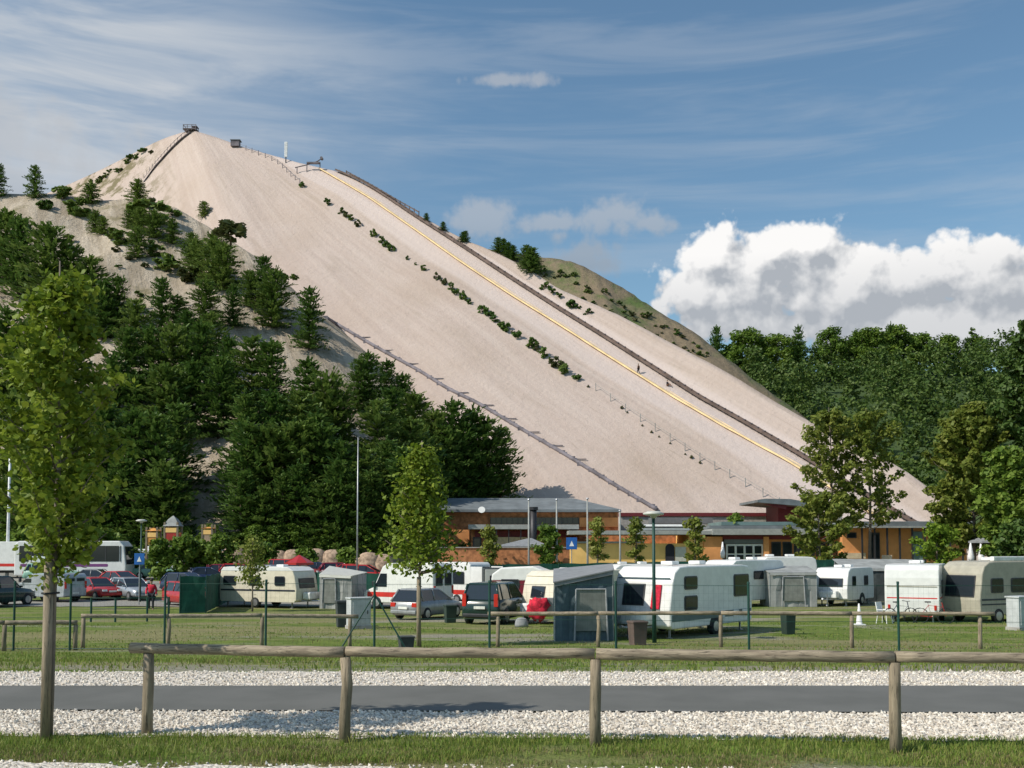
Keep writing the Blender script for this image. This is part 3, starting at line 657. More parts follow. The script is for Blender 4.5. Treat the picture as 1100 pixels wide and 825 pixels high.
# trees of the camp and of the place around it
def sparse_tree(seed, H, Rr, z0, nbr, per, size, lean=0):
    r = random.Random(seed); vs = []; fs = []; limbs = []
    for i in range(nbr):
        t_ = (i+.5)/nbr; z = H*(z0+(1-z0)*t_); L = Rr*((math.sin(math.pi*(.18+.8*t_))**.6) if not lean else 1.05*(1-t_)**.75+.08)*r.uniform(.6, 1.1); a = i*2.4+r.uniform(-.4, .4); up = r.uniform(.05, .5)+.5*t_
        limbs.append((z*.92, a, L, .06*(1.1-t_), up)); d = Vector((math.cos(a), math.sin(a), up)).normalized()
        for q in (.4, .62, .82, 1.0):
            c = Vector((0,0,z*.92))+d*L*q+Vector((0,0,.12*L*q)); leaf_blob(vs, fs, r, c, .42+.3*r.random()*q, per, size, .7)
    return (vs, fs), limbs
def camp_tree(name, label, px, top, base_pt, Rr_px, mat, seed, z0=.25, nbr=16, per=16, size=.2, tmat='bark', r0=.11, group=None, cone=0):
    zt = P(px, top, base_pt.y).z; H_ = zt-base_pt.z; Rr = Rr_px/F*base_pt.y
    cr, lm_ = sparse_tree(seed, H_*.97, Rr, z0, nbr, per, size, cone)
    return tree_thing(name, label, 'tree', base_pt, cr, mat, trunk_mesh(H_*.95, r0, .02, seed, lm_), tmat, group)
# nearest tree at the left edge
def near_tree():
    r = random.Random(3); base = Vector((P(52, 790, 11.3).x, 11.3, 0)); H_ = 5.45; vs = []; fs = []; limbs = []
    for i in range(30):
        t_ = (i+.5)/30; z = 1.95+(H_-2.1)*t_; L = (1.12*(1-t_)**.55*min(1, .55+t_*1.8)+.08)*r.uniform(.75, 1.15); a = i*2.4+r.uniform(-.3, .3); up = .55+.5*t_
        d = Vector((math.cos(a), math.sin(a), up)).normalized(); limbs.append((z*.93, a, L*1.05, .016*(1.2-t_), up)); o = Vector((0,0,z*.93))
        for q in range(int(9+L*12)):
            f = r.uniform(.25, 1.08); c = o+d*L*f+Vector((0,0,.12*L*f))+rv(r)*.1
            for _ in range(13):
                p = c+rv(r)*r.uniform(.02, .17); nrm = (rv(r)+Vector((0,0,.8))).normalized(); ax = (nrm.cross(rv(r))).normalized(); b_ = nrm.cross(ax); s = r.uniform(.028, .052); k = len(vs)
                for (u, v_) in ((-1,0),(-.55,.62),(.1,.85),(.45,.45),(1.25,0),(.45,-.45),(.1,-.85),(-.55,-.62)):
                    vs.append(tuple(p+ax*s*u+b_*s*v_+nrm*s*.25*abs(v_)))
                fs.append(tuple(range(k, k+8)))
    for q in range(60):
        c = Vector((r.gauss(0,.1), r.gauss(0,.1), r.uniform(1.75, 2.3)))
        for _ in range(6):
            p = c+rv(r)*.12; nrm = rv(r); ax = nrm.cross(rv(r)).normalized(); b_ = nrm.cross(ax); s = r.uniform(.025,.045); k = len(vs)
            for (u, v_) in ((-1,0),(-.5,.6),(.3,.7),(1.2,0),(.3,-.7),(-.5,-.6)): vs.append(tuple(p+ax*s*u+b_*s*v_))
            fs.append(tuple(range(k, k+6)))
    m = MB(); m.tube([Vector((0,0,-.1)), Vector((.01,0,.8)), Vector((.0,.02,1.6)), Vector((.04,0,2.4)), Vector((.02,.02,3.6)), Vector((0,0,5.3))], [.045,.042,.04,.036,.024,.008], 10)
    for (z, a, L, rr, up) in limbs:
        p = Vector((.02,0,z)); d = Vector((math.cos(a), math.sin(a), up)).normalized(); m.tube([p, p+d*L*.5, p+d*L+Vector((0,0,.12*L))], [rr, rr*.6, rr*.2], 5)
    t_ = thing('young_maple', 'leafy young broadleaf tree at the left edge in front of the asphalt path', 'tree', base)
    m.build('trunk', 'bark', t_, True); raw('crown', 'leaf_maple', vs, fs, t_)
    s = MB(); s.tube([(0,0,-.1),(.0,0,1.95)], .05, 12); o = thing('tree_stake', 'round wooden stake tied to the young tree at the left edge', 'stake', base+Vector((.006,-.098,0)))
    s.build('stake_post', 'post_wood', o, True); q = MB(); q.tube([(-.07,0,1.6),(0,-.07,1.6),(.07,0,1.6),(.05,.15,1.6),(-.05,.15,1.6),(-.07,0,1.6)], .012, 6); q.build('tie', 'black_rubber', o)
near_tree()
b1 = gat(452, 32.5)
camp_tree('young_tree', 'young yellow-green tree with slim trunk in front of the grey hatchback', 447, 462, b1, 41, 'leaf_maple', 41, .37, 36, 30, .062, r0=.045, cone=1)
b1.x -= .05; o = thing('tree_stake', 'wooden stake beside the slim trunk in front of the grey hatchback', 'stake', b1+Vector((.02,-.2,0))); MB().tube([(0,0,-.1),(0,0,2.2)], .07, 8).build('stake_post', 'post_wood', o, True); MB().tube([(-.09,0,1.9),(.09,0,1.9),(.05,.25,1.9),(-.1,.2,1.9)], .012, 6).build('tie', 'black_rubber', o)
def small(px, top, D, rpx, label, seed, mat='leaf_right', z0=.3, **k):
    k['per'] = int(k.get('per', 16)*2.4); k['size'] = k.get('size', .2)*.62
    return camp_tree('small_tree', label, px, top, gat(px, D), rpx, mat, seed, z0, **k)
small(272, 575, 56, 17, 'thin young tree before the cream caravan with the dark stripe', 51, 'leaf_olive', .35, nbr=12, per=9, size=.12, r0=.05)
small(526, 562, 98, 11, 'small bushy tree left of the dark pavilion roof', 52, 'leaf_olive', .05, nbr=12, per=12, size=.22)
small(590, 563, 98, 15, 'round leafy tree in front of the terrace building beside the sign', 53, 'leaf_right', .1, nbr=14, per=14, size=.25)
small(642, 552, 100, 11, 'slender tree before the left part of the yellow wall', 54, 'leaf_olive', .25, nbr=12, per=10, size=.2)
small(683, 552, 104, 10, 'slender tree beside the white skylight', 55, 'leaf_olive', .2, nbr=12, per=10, size=.2)
small(746, 553, 104, 13, 'small tree at the right end of the yellow wall', 56, 'leaf_olive', .15, nbr=12, per=10, size=.22)
small(790, 548, 116, 9, 'bushy small tree standing behind the teal roof', 57, 'leaf_right', .5, nbr=12, per=10, size=.22)
small(880, 528, 92, 40, 'leafy low tree beside the entrance, below the two tall thin trees', 58, 'leaf_olive', .12, nbr=26, per=16, size=.26)
for i, (px, tp, D_, r_) in enumerate([(138,588,88,16),(172,578,85,15),(198,576,86,18),(215,580,87,14),(238,572,86,16),(284,583,88,14),(330,590,89,12),(372,590,88,13),(20,572,92,22),(52,566,93,24),(108,568,94,22)]):
    small(px, tp, D_, r_, 'leafy green bush before the play towers and boulders', 120+i, 'leaf_right', .04, nbr=14, per=14, size=.24, group='leafy bushes along the car park edge', r0=.05)
small(1006, 562, 84, 24, 'yellow-green small tree in front of the right orange wall', 59, 'leaf_young', .15, nbr=18, per=14, size=.2)
camp_tree('tall_tree', 'tall thin tree with sparse drooping boughs, left of a pair', 890, 428, gat(893, 96), 40, 'leaf_olive', 61, .28, 40, 34, .15, r0=.16)
camp_tree('tall_tree', 'tall thin tree with a long bare trunk, right of a pair', 935, 430, gat(934, 95), 44, 'leaf_olive', 62, .28, 42, 34, .15, r0=.17)
camp_tree('right_tree', 'broad yellow-green tree at the right above the beige motorhome', 1045, 422, gat(1045, 92), 52, 'leaf_olive', 63, .12, 90, 75, .17, r0=.2)
camp_tree('dark_tree', 'tall dark green tree cut off by the right edge', 1122, 318, gat(1120, 88), 52, 'leaf_forest', 64, .05, 110, 85, .18, r0=.25)
camp_tree('right_tree', 'bushy green tree between the broad tree and the dark tree at the right edge', 1085, 470, gat(1085, 80), 34, 'leaf_right', 65, .05, 60, 60, .16, r0=.18)
camp_tree('small_tree', 'dark bush behind the beige motorhome at the right edge', 1100, 560, gat(1100, 72), 30, 'leaf_forest', 66, .02, 40, 50, .14)
done(pines+pinesm+shrubs+broad)

# ------------------------------------------------------------------ draped lines on the hill
def crest(px, py):
    for k in range(60):
        h_ = hit(px, py+k*.5, SH)
        if h_: return h_[0]
def drape(pts, names=SH, step=4., off=.15):
    out = []
    for a, b in zip(pts, pts[1:]):
        n = max(1, int(math.hypot(b[0]-a[0], b[1]-a[1])/step))
        for i in range(n): out.append((a[0]+(b[0]-a[0])*i/n, a[1]+(b[1]-a[1])*i/n))
    out.append(pts[-1]); r = []
    for px, py in out:
        h_ = hit(px, py, names)
        if h_: r.append(h_[0]+Vector((0,0,off)))
    # smooth
    for _ in range(3): r = [r[0]]+[(r[i-1]+r[i]*2+r[i+1])/4 for i in range(1, len(r)-1)]+[r[-1]]
    return r
def ribbon(pts, w, th, off=0., lift=0.):
    rings = []
    for i, p in enumerate(pts):
        d = (pts[min(i+1, len(pts)-1)]-pts[max(0, i-1)]); d.z = 0; d.normalize(); s = Vector((-d.y, d.x, 0))
        c = p+s*off+Vector((0,0,lift)); rings.append([c-s*w/2, c+s*w/2, c+s*w/2+Vector((0,0,th)), c-s*w/2+Vector((0,0,th))])
    return MB().loft(rings)
def pos(o, pts): pass
tr = drape([(345,182),(368,195),(400,214),(450,249),(500,284),(550,317),(600,348),(650,380),(690,405),(730,430),(780,459),(820,481),(850,497),(900,528),(960,566)], off=.05)
o = thing('slide_track', 'narrow yellow slide track running down the whole sand slope', 'slide track')
ribbon(tr, 1.3, .14).build('track_bed', 'yellow_track', o); ribbon(tr, .1, .3, .7).build('edge_rail', 'yellow_track', o); ribbon(tr, .1, .3, -.7).build('edge_rail', 'yellow_track', o)
tr = drape([(362,185),(385,194),(410,209),(450,236),(500,268),(550,301),(600,333),(650,364),(700,396),(750,428),(800,456),(860,491),(920,528),(985,566)], off=.3)
o = thing('coaster_track', 'brown timber and steel coaster track on the sand beside the yellow slide', 'coaster track')
ribbon(tr, 1.1, .12).build('track_bed', 'track_brown', o); ribbon(tr, .12, .45, .55).build('side_rail', 'track_brown', o); ribbon(tr, .12, .45, -.55).build('side_rail', 'track_brown', o)
for i in range(0, len(tr), 2): MB().box(tr[i]+Vector((0,0,.2)), (1.5,.14,.1)).build('cross_beam', 'pipe_grey', o)
tr = drape([(350,342),(380,360),(415,380),(450,399),(480,418),(515,435),(560,462),(610,491),(660,522),(706,549)], ('sand_hill','scrub_slope'), off=.2)
o = thing('pipeline', 'grey pipe on low trestles crossing the lower sand face', 'pipeline')
m = MB(); m.tube(tr, .3, 8); m.build('pipe', 'pipe_grey', o, True)
m = MB(); rr = random.Random(4)
for i in range(0, len(tr), 3): m.box(tr[i]+Vector((rr.uniform(-.2,.2),0,-.2)), (.9,.2,.9)); 
for i in range(10, len(tr)-20, 7): m.box(tr[i]+Vector((.9,0,.1)), (1.8,.15,.15))
m.build('trestle', 'pipe_grey', o)
tr = drape([(205,143),(193,152),(182,163),(172,174),(163,184),(154,196)], off=.1)
o = thing('summit_stairs', 'long dark stair flight climbing to the summit of the sand hill', 'stairs')
ribbon(tr, 1.3, .15).build('steps', 'pipe_grey', o); ribbon(tr, .1, .1, .65, .9).build('handrail', 'pipe_grey', o); ribbon(tr, .1, .1, -.65, .9).build('handrail', 'pipe_grey', o)
m = MB()
for p in tr[::1]:
    for s in (-.65, .65): m.box(p+Vector((s*.7, s*.7, .5)), (.1,.1,1.))
m.build('baluster', 'pipe_grey', o)
c = crest(205, 141)
o = thing('summit_platform', 'small timber viewing platform with railing on the very summit', 'platform', c)
m = MB(); m.box((0,0,.3), (3.6,2.6,.2)); m.build('deck', 'pipe_grey', o); m = MB()
for x in (-1.7,-.6,.6,1.7):
    for y in (-1.2,1.2): m.box((x,y,.6), (.12,.12,1.6))
m.build('post', 'pipe_grey', o); m = MB()
for y in (-1.2,1.2): m.box((0,y,1.36), (3.6,.1,.12)); m.box((0,y,.9), (3.6,.08,.1))
m.box((-1.7,0,1.36), (.1,2.4,.12)); m.box((1.1,0,1.1), (1.6,2.0,.08)); m.build('rail', 'pipe_grey', o)
# crest furniture
c = crest(307, 175)
o = thing('crest_mast', 'white banner mast on the crest above the slide start', 'mast', c); MB().tube([(0,0,-.5),(0,0,1.6)], .14).build('pole', 'dark_metal', o); MB().box((0,0,3.4), (.75,.25,3.9)).build('banner', 'mast_white', o, bev=.05)
c = crest(334, 184)
o = thing('lift_gantry', 'low lift gantry with a slanted arm at the top of the slide', 'lift gantry', c)
m = MB(); m.tube([(-3.4,0,-.5),(-3.4,0,.9)], .12); m.tube([(-1,0,-.5),(-1,0,1.9)], .12); m.tube([(2.2,0,-.5),(2.2,0,2.2)], .12); m.build('support', 'pipe_grey', o)
m = MB(); m.tube([(-3.9,0,.9),(-1.,0,1.6),(1.6,0,2.5),(2.6,0,3.2)], .14); m.box((.6,0,2.05), (3.2,.8,.35)); m.build('arm', 'pipe_grey', o); m = MB(); m.tube([(2.6,-.5,3.2),(2.6,.5,3.2)], .35); m.build('wheel', 'pipe_grey', o)
c = crest(253, 158)
o = thing('crest_box', 'small grey shelter on the crest right of the summit', 'shelter', c); MB().box((0,0,.8), (2.2,1.6,1.5)).build('wall', 'pipe_grey', o, bev=.04); MB().box((.1,0,1.64), (2.6,1.9,.14)).build('roof', 'roof_grey', o)
cr = drape([(258,159),(270,164),(285,169),(300,176),(312,190),(322,197)], off=0, step=6)
o = thing('crest_fence', 'thin post and wire fence running along the crest to the shrub row', 'fence')
m = MB()
for p in cr: m.box(p+Vector((0,0,.5)), (.14,.14,1.5))
m.build('post', 'pipe_grey', o); ribbon(cr, .05, .07, 0, 1.0).build('wire', 'pipe_grey', o)
cr = drape([(372,188),(400,203),(430,221),(450,232)], off=0, step=5)
o = thing('crest_railing', 'dark railing along the skyline beside the coaster start', 'railing')
m = MB()
for p in cr: m.box(p+Vector((0,0,.5)), (.2,.2,1.2))
m.build('post', 'track_brown', o); ribbon(cr, .15, .3, 0, .75).build('rail', 'track_brown', o)
# fence of thin posts at the foot of the run
o = thing('run_fence', 'faint thin post fence near the foot of the sand run divide', 'fence')
cr = drape([(640,420),(680,448),(720,474),(760,501),(800,522),(830,540),(862,558)], off=0, step=9); m = MB()
for p in cr[::2]: m.box(p+Vector((0,0,.5)), (.1,.1,1.6))
m.build('post', 'tent_grey', o); ribbon(cr, .04, .05, 0, 1.1).build('wire', 'tent_grey', o)

# ------------------------------------------------------------------ people
def person(label, loc, rz, shirt, legs, pose='stand', hgt=1.72):
    k = hgt/1.75
    if pose == 'sit':
        J = dict(pel=(0,0,.2), ch=(-.05,0,.62), nk=(-.02,0,.78), hd=(0,0,.98), hl=(.0,.1,.2), kl=(.38,.13,.42), al=(.66,.13,.08), tl=(.8,.13,.05), hr=(0,-.1,.2), kr=(.38,-.13,.42), ar=(.66,-.13,.08), tr=(.8,-.13,.05),
                 sl=(-.03,.19,.7), el=(.12,.25,.48), wl=(.33,.15,.45), sr=(-.03,-.19,.7), er=(.12,-.25,.48), wr=(.33,-.15,.45))
    else:
        st = .22 if pose == 'walk' else .03
        J = dict(pel=(0,0,.95), ch=(.02,0,1.3), nk=(.02,0,1.48), hd=(.05,0,1.64), hl=(0,.1,.9), kl=(.06+st*.5,.11,.5), al=(st,.11,.08), tl=(st+.15,.12,.04), hr=(0,-.1,.9), kr=(.04,-.11,.5), ar=(-st,-.11,.1), tr=(-st+.14,-.12,.04),
                 sl=(.0,.19,1.4), el=(-.05,.27,1.13), wl=(.1,.27,.9), sr=(0,-.19,1.4), er=(.0,-.27,1.13), wr=(.14,-.25,.92))
    def skin(name, names, edges, rad, mat, par):
        me = bpy.data.meshes.new(name); ix = {n: i for i, n in enumerate(names)}
        me.from_pydata([tuple(x*k for x in J[n]) for n in names], [(ix[a], ix[b]) for a, b in edges], []); o = link(name, me, par, mat)
        md = o.modifiers.new('Skin', 'SKIN'); md.use_smooth_shade = True
        for i, n in enumerate(names): me.skin_vertices[0].data[i].radius = (rad[n]*k, rad[n]*k); me.skin_vertices[0].data[i].use_root = (i == 0)
        sb = o.modifiers.new('Sub', 'SUBSURF'); sb.levels = 1; sb.render_levels = 1; return o
    J['top'] = (J['hd'][0]-.01, 0, J['hd'][2]+.1)
    for s in 'lr':
        w_ = Vector(J['w'+s]); J['f'+s] = tuple(w_+Vector((.04,0,-.1)))
    t_ = thing('person', label, 'person', loc, rz)
    rad = dict(pel=.085,ch=.085,nk=.045,hd=.09,top=.07,hl=.085,kl=.06,al=.04,tl=.035,hr=.085,kr=.06,ar=.04,tr=.035,sl=.055,el=.042,wl=.03,fl=.03,sr=.055,er=.042,wr=.03,fr=.03)
    E = [('pel','ch'),('ch','nk'),('nk','hd'),('hd','top'),('pel','hl'),('hl','kl'),('kl','al'),('al','tl'),('pel','hr'),('hr','kr'),('kr','ar'),('ar','tr'),('ch','sl'),('sl','el'),('el','wl'),('wl','fl'),('ch','sr'),('sr','er'),('er','wr'),('wr','fr')]
    skin('body', list(rad), E, rad, 'skin', t_)
    r2 = {n: v+.025+(.065 if n in ('pel', 'ch') else 0) for n, v in rad.items()}
    skin('jacket', ['pel','ch','nk','sl','el','wl','sr','er','wr'], [('pel','ch'),('ch','nk'),('ch','sl'),('sl','el'),('el','wl'),('ch','sr'),('sr','er'),('er','wr')], r2, shirt, t_)
    skin('trousers', ['pel','hl','kl','al','hr','kr','ar'], [('pel','hl'),('hl','kl'),('kl','al'),('pel','hr'),('hr','kr'),('kr','ar')], {n: v+.015+(.04 if n == 'pel' else 0) for n, v in rad.items()}, legs, t_)
    h_ = Vector(J['hd'])*k+Vector((-.025,0,.05)); rings = []
    for i in range(6):
        a = -.3+i*.37; rings.append([h_+Vector((math.cos(j*.785)*.108*math.cos(a), math.sin(j*.785)*.1*math.cos(a), .115*math.sin(a))) for j in range(8)])
    MB().loft(rings).build('hair', 'hair', t_, True); return t_
c = crest(686, 402); person('dark clothed walker climbing beside the yellow slide track', c, 2.4, 'brown_cloth', 'cloth_dark', 'walk', 1.8)
c = crest(717, 415); person('small dark figure sitting low beside the yellow track, downhill of the walker', c, -.7, 'cloth_dark', 'brown_cloth', 'sit')
c = gat(164, 57.5); person('person in a red jacket standing beside the red parked cars', c, -1.4, 'red_cloth', 'cloth_dark')

# ------------------------------------------------------------------ buildings
def pb(m, px0, px1, py0, py1, D, dep, grow=0):
    a = P(px0, py0, D); b = P(px1, py1, D); c = P(px0, py1, D); b2 = P(px1, py0, D)
    x0 = min(a.x, c.x); x1 = max(b.x, b2.x); z0, z1 = b.z, a.z
    m.box(((x0+x1)/2, D+dep/2, (z0+z1)/2), (x1-x0, dep, z1-z0)); return m
def part(name, mat, par, *boxes, bev=0):
    m = MB()
    for q in boxes: pb(m, *q)
    return m.build(name, mat, par, bev=bev)
o = thing('sports_hall', 'long building with dark grey hipped roof and brick-orange wall at the sand foot', 'building')
D = 122
part('wall', 'brick_wall', o, (476, 664, 549, 612, D, 16)); part('wall_panel', 'orange_wall', o, (474, 504, 569, 600, D-.3, .28)); part('wall_panel', 'orange_wall', o, (622.5, 664, 556, 566, D-.3, .28))
rz0 = P(480, 550, D-1).z; rz1 = P(480, 535.5, D+8).z; xa, xb = P(468, 550, D-1).x, P(667, 550, D-1).x
m = MB(); m.loft([[Vector((xa,D-1.2,rz0)), Vector((xb,D-1.2,rz0)), Vector((xb,D+17,rz0)), Vector((xa,D+17,rz0))], [Vector((xa,D-1.2,rz0+.3)), Vector((xb,D-1.2,rz0+.3)), Vector((xb,D+17,rz0+.3)), Vector((xa,D+17,rz0+.3))], [Vector((xa+1,D+7,rz1)), Vector((xb-5.2,D+7,rz1)), Vector((xb-5.2,D+9,rz1)), Vector((xa+1,D+9,rz1))]]); m.build('roof', 'roof_grey', o)
c = P(517.5, 549, D-1.5); q = MB(); q.tube([c, c+Vector((.0,-.12,.06)), c+Vector((0,-.3,.15))], [.15,.32,.42], 14); q.build('satellite_dish', 'white_paint', o)
f = part('window_band', 'glass', o, (527, 622, 556, 563, D-.35, .3)); m = MB()
for i in range(17): pb(m, 526.6+i*5.9, 527.2+i*5.9, 556, 563, D-.45, .1)
m.build('mullion', 'window_frame', f)
o = thing('terrace_building', 'low terrace building with pale flat roof edge and cream lower wall', 'building'); D = 117
part('roof', 'roof_edge', o, (503, 622, 563.5, 568.5, D-2.5, 7), bev=.03); part('wall', 'brick_wall', o, (506, 622, 568.6, 612, D, 4)); part('recess', 'red_beam', o, (510, 618, 570, 577, D-.3, .28)); part('lower_wall', 'cream_wall', o, (530, 566, 577, 586, D-.6, .25))
f = part('window', 'window_frame', o, (499+9, 517, 577, 590, D-.35, .3)); part('pane', 'glass', f, (509.5, 515.5, 578.5, 588.5, D-.42, .06))
m = MB()
for i in range(8): pb(m, 520+i*13, 521+i*13, 568.6, 600, D-2.3, .15)
m.build('column', 'dark_metal', o)
o = thing('chimney_pipe', 'dark slim chimney pipe before the terrace roof', 'chimney', (0,0,0)); c = P(573, 580, D-3); c.z = gz(0, D-3); m = MB(); m.tube([c, Vector((c.x, c.y, P(573,548,D-3).z))], .38, 12); m.build('pipe', 'dark_metal', o, True); c = P(573,548,D-3); MB().tube([c, c+Vector((0,0,.35))], .52, 12).build('cowl', 'dark_metal', o)
o = thing('beer_pavilion', 'low tent-like pavilion with a dark shallow pointed roof', 'pavilion'); D = 106
a = P(533, 588, D); b = P(590, 588, D); t_ = P(568, 578, D+3); m = MB(); m.loft([[Vector((a.x,D,a.z)), Vector((b.x,D,b.z)), Vector((b.x,D+6,b.z)), Vector((a.x,D+6,a.z))], [Vector((a.x,D,a.z+.15)), Vector((b.x,D,b.z+.15)), Vector((b.x,D+6,b.z+.15)), Vector((a.x,D+6,a.z+.15))], [t_, t_+Vector((.3,0,0)), t_+Vector((.3,.3,0)), t_+Vector((0,.3,0))]]); m.build('roof', 'tent_roof', o)
m = MB()
for x in (a.x+.3, (a.x+b.x)/2, b.x-.3):
    for y in (D+.3, D+5.7): m.box((x, y, (a.z+gz(x,y))/2), (.14,.14,a.z-gz(x,y)))
m.build('post', 'post_wood', o); part('counter', 'brick_wall', o, (537, 585, 594, 612, D+.6, .4))
o = thing('garden_wall', 'rust brown wall stretching behind the green screen fence', 'wall'); part('wall_panel', 'brick_wall', o, (470, 612, 588.5, 613, 100, .4)); part('coping', 'concrete', o, (469, 613, 587.6, 588.5, 99.9, .6))
o = thing('entrance_building', 'long low yellow building with flat grey roof band and glazed entrance', 'building'); D = 112
part('wall', 'yellow_wall', o, (613, 757, 583.8, 612, D, 9), (740, 757, 574.5, 583.6, D+.05, 8.8)); part('parapet', 'roof_edge', o, (612, 692, 581.6, 583.6, D-.2, .8))
part('back_wall', 'brick_wall', o, (620, 905, 572.5, 612, D+9.1, 6)); part('roof', 'roof_edge', o, (611, 765, 570, 574.3, D-1.2, 9), (765.2, 905, 568, 574.6, D-1.4, 11), bev=.03)
part('roof_deck', 'roof_teal', o, (775, 905, 560.5, 564.3, D+3, 8)); part('upper_band', 'roof_grey', o, (762, 905, 564.5, 567.8, D+1, 9))
f = part('skylight', 'white_paint', o, (688, 742, 563.3, 569.8, D+2, 4), bev=.25); part('pane', 'glass', f, (690, 741, 565.5, 567, D+1.9, .1))
part('beam', 'red_beam', o, (666, 838, 550.8, 554.6, D+22, 2)); part('dark_band', 'roof_grey', o, (700, 766, 556, 562.6, D+16, 3)); part('rear_wall', 'concrete', o, (666, 905, 554.8, 570, D+22.2, 1.4))
m = MB(); pb(m, 715, 724.5, 589, 603, D-.15, .14); c = P(719.7, 589, D-.08); w_ = P(724.5,589,D).x-c.x
m.prism([(c.x+w_*math.cos(a*.3142), c.z+w_*math.sin(a*.3142)) for a in range(11)], 'y', D-.15, D-.01); m.build('arched_door', 'cloth_dark', o)
f = part('shutter', 'grey_panel', o, (725.4, 737, 587.5, 603, D-.12, .1)); part('column', 'orange_wall', o, (756.5, 776, 576.5, 612, D-.6, 3)); part('side_column', 'orange_wall', o, (821, 826, 576.5, 612, D-.6, .8))
part('fascia', 'roof_grey', o, (778, 820, 579.5, 584, D-.3, .4)); part('lintel', 'red_beam', o, (776.2, 905, 575, 579.3, D-.35, .6))
f = part('glass_door', 'white_paint', o, (780, 820, 584.5, 602, D-.2, .15))
for i in range(4): part('pane', 'glass', f, (782+i*9.6, 789+i*9.6, 586.5, 594.5, D-.26, .05)); part('pane', 'glass', f, (782+i*9.6, 789+i*9.6, 596, 601, D-.26, .05))
for i in range(6): g_ = part('window', 'window_frame', o, (829+i*12, 839+i*12, 582, 598, D-.1, .3)); part('pane', 'glass', g_, (830+i*12, 838+i*12, 583.5, 596.5, D-.16, .05))
part('right_wall', 'orange_wall', o, (826.2, 905, 579.5, 612, D+.05, 8))
o = thing('lift_station', 'small dark red station with an overhanging grey canopy roof', 'building'); D = 126
part('wall', 'red_beam', o, (836, 872, 543, 562, D, 6)); m = MB(); a = P(814, 539.5, D-3); b = P(884, 545.5, D-3); m.prism([(a.x, a.z), (b.x, b.z), (b.x, b.z+.4), ((a.x+b.x)/2, P(860,536,D-3).z), (P(822,536,D-3).x, P(822,535.6,D-3).z), (a.x, a.z+.3)], 'y', D-3, D+7); m.build('roof', 'roof_grey', o)
m = MB(); a = P(820, 541.5, D-2.5); b = P(845, 547, D-2.5); m.prism([(a.x, a.z), (b.x, b.z), (b.x, a.z)], 'y', D-2.4, D-2.1); m.build('brace', 'red_beam', o)
o = thing('right_building', 'long orange building with grey roof edge at the right', 'building'); D = 110
part('wall', 'orange_wall', o, (905.5, 1038, 567, 612, D, 12)); part('roof', 'roof_grey', o, (902, 1046, 560, 566.8, D-1.4, 15), bev=.04); part('gutter', 'roof_edge', o, (902, 1046, 565.2, 567, D-1.55, .14))
part('plinth', 'cream_wall', o, (905, 930, 594, 600, D-.2, .2)); f = part('door', 'roof_teal', o, (981, 991, 571, 603, D-.15, .12)); part('handle', 'rim_metal', f, (989, 990, 588, 589, D-.25, .1)); f = part('doorway', 'window_frame', o, (934, 945, 572, 603, D-.12, .1)); part('pane', 'glass', f, (935, 944, 574, 602, D-.16, .04))
f = part('window', 'window_frame', o, (910, 920, 572, 578, D-.12, .1)); part('pane', 'glass', f, (911, 919, 573, 577, D-.16, .04)); m = MB()
for i in range(9): pb(m, 926+i*13.5, 927+i*13.5, 567, 606, D-1.2, .15)
m.build('column', 'dark_metal', o)
# playground at the left slope foot
def hut(px, top, base, D, roof, wall, label, pointed=True, wpx=12):
    c = P(px, base, D); g_ = gz(c.x, D); s = wpx/F*D/2; zt = P(px, top, D).z; zb = P(px, base, D).z; o = thing('play_tower', label, 'play tower', (c.x, D, g_))
    m = MB(); h1 = zb-g_
    for x in (-s*.8, s*.8):
        for y in (-s*.8, s*.8): m.box((x, y, (h1+.9)/2), (.16,.16,h1+.9))
    m.build('post', 'post_wood', o); MB().box((0,0,h1-.35), (s*1.7,s*1.7,.7)).build('cabin', wall, o)
    r_ = MB(); z0 = h1+.55; top_ = zt-g_; r_.loft([[Vector((x*s,y*s,z0)) for x, y in ((-1,-1),(1,-1),(1,1),(-1,1))], [Vector((x*s*.5,y*s*.5,z0+(top_-z0)*.65)) for x, y in ((-1,-1),(1,-1),(1,1),(-1,1))], [Vector((x*s*.04,y*s*.04,top_)) for x, y in ((-1,-1),(1,-1),(1,1),(-1,1))]]); r_.build('roof', roof, o)
    MB().box((0,-s*.86,h1+.2), (s*1.5,.06,.4)).build('panel', 'yellow_wall', o)
hut(186, 554, 572, 90, 'tent_grey', 'red_paint', 'play tower with a tall grey pointed roof over a red cabin', wpx=17); hut(165, 567, 577, 92, 'play_orange', 'play_orange', 'play tower with a low orange roof, left of the pointed grey one', wpx=14); hut(224, 566, 574, 94, 'play_orange', 'parasol_tan', 'play tower with a low orange roof, right of the pointed grey one', wpx=13)
def rock(px, top, base, D, wpx, label, seed, grp_='pale sand-coloured boulders behind the parked cars'):
    c = gat(px, D); r = random.Random(seed); s = wpx/F*D/2; hh = P(px, top, D).z-c.z; rings = []
    for i in range(7):
        t_ = i/6; rr = 1.15*s*(math.cos(t_*1.5)**.75+.02); rings.append([Vector((math.cos(j*.524)*rr*(1+.45*noise.noise(Vector((j*.7, i*.6, seed)))), math.sin(j*.524)*rr*.7*(1+.2*noise.noise(Vector((j*.9, i, seed+3)))), hh*math.sin(t_*1.57)-.1)) for j in range(12)])
    o = MB().loft(rings).build('boulder', 'boulder', None, True); o.location = c; tag(o, label, 'boulder', grp_)
for i, (px, tp, w_) in enumerate([(252,586,30),(268,590,20),(301,590,20),(315,589,26),(340,588,26),(358,589,28),(396,592,28),(412,594,24)]): rock(px, tp, 600, 92, w_, 'pale sand-coloured boulder behind the parked cars', i)
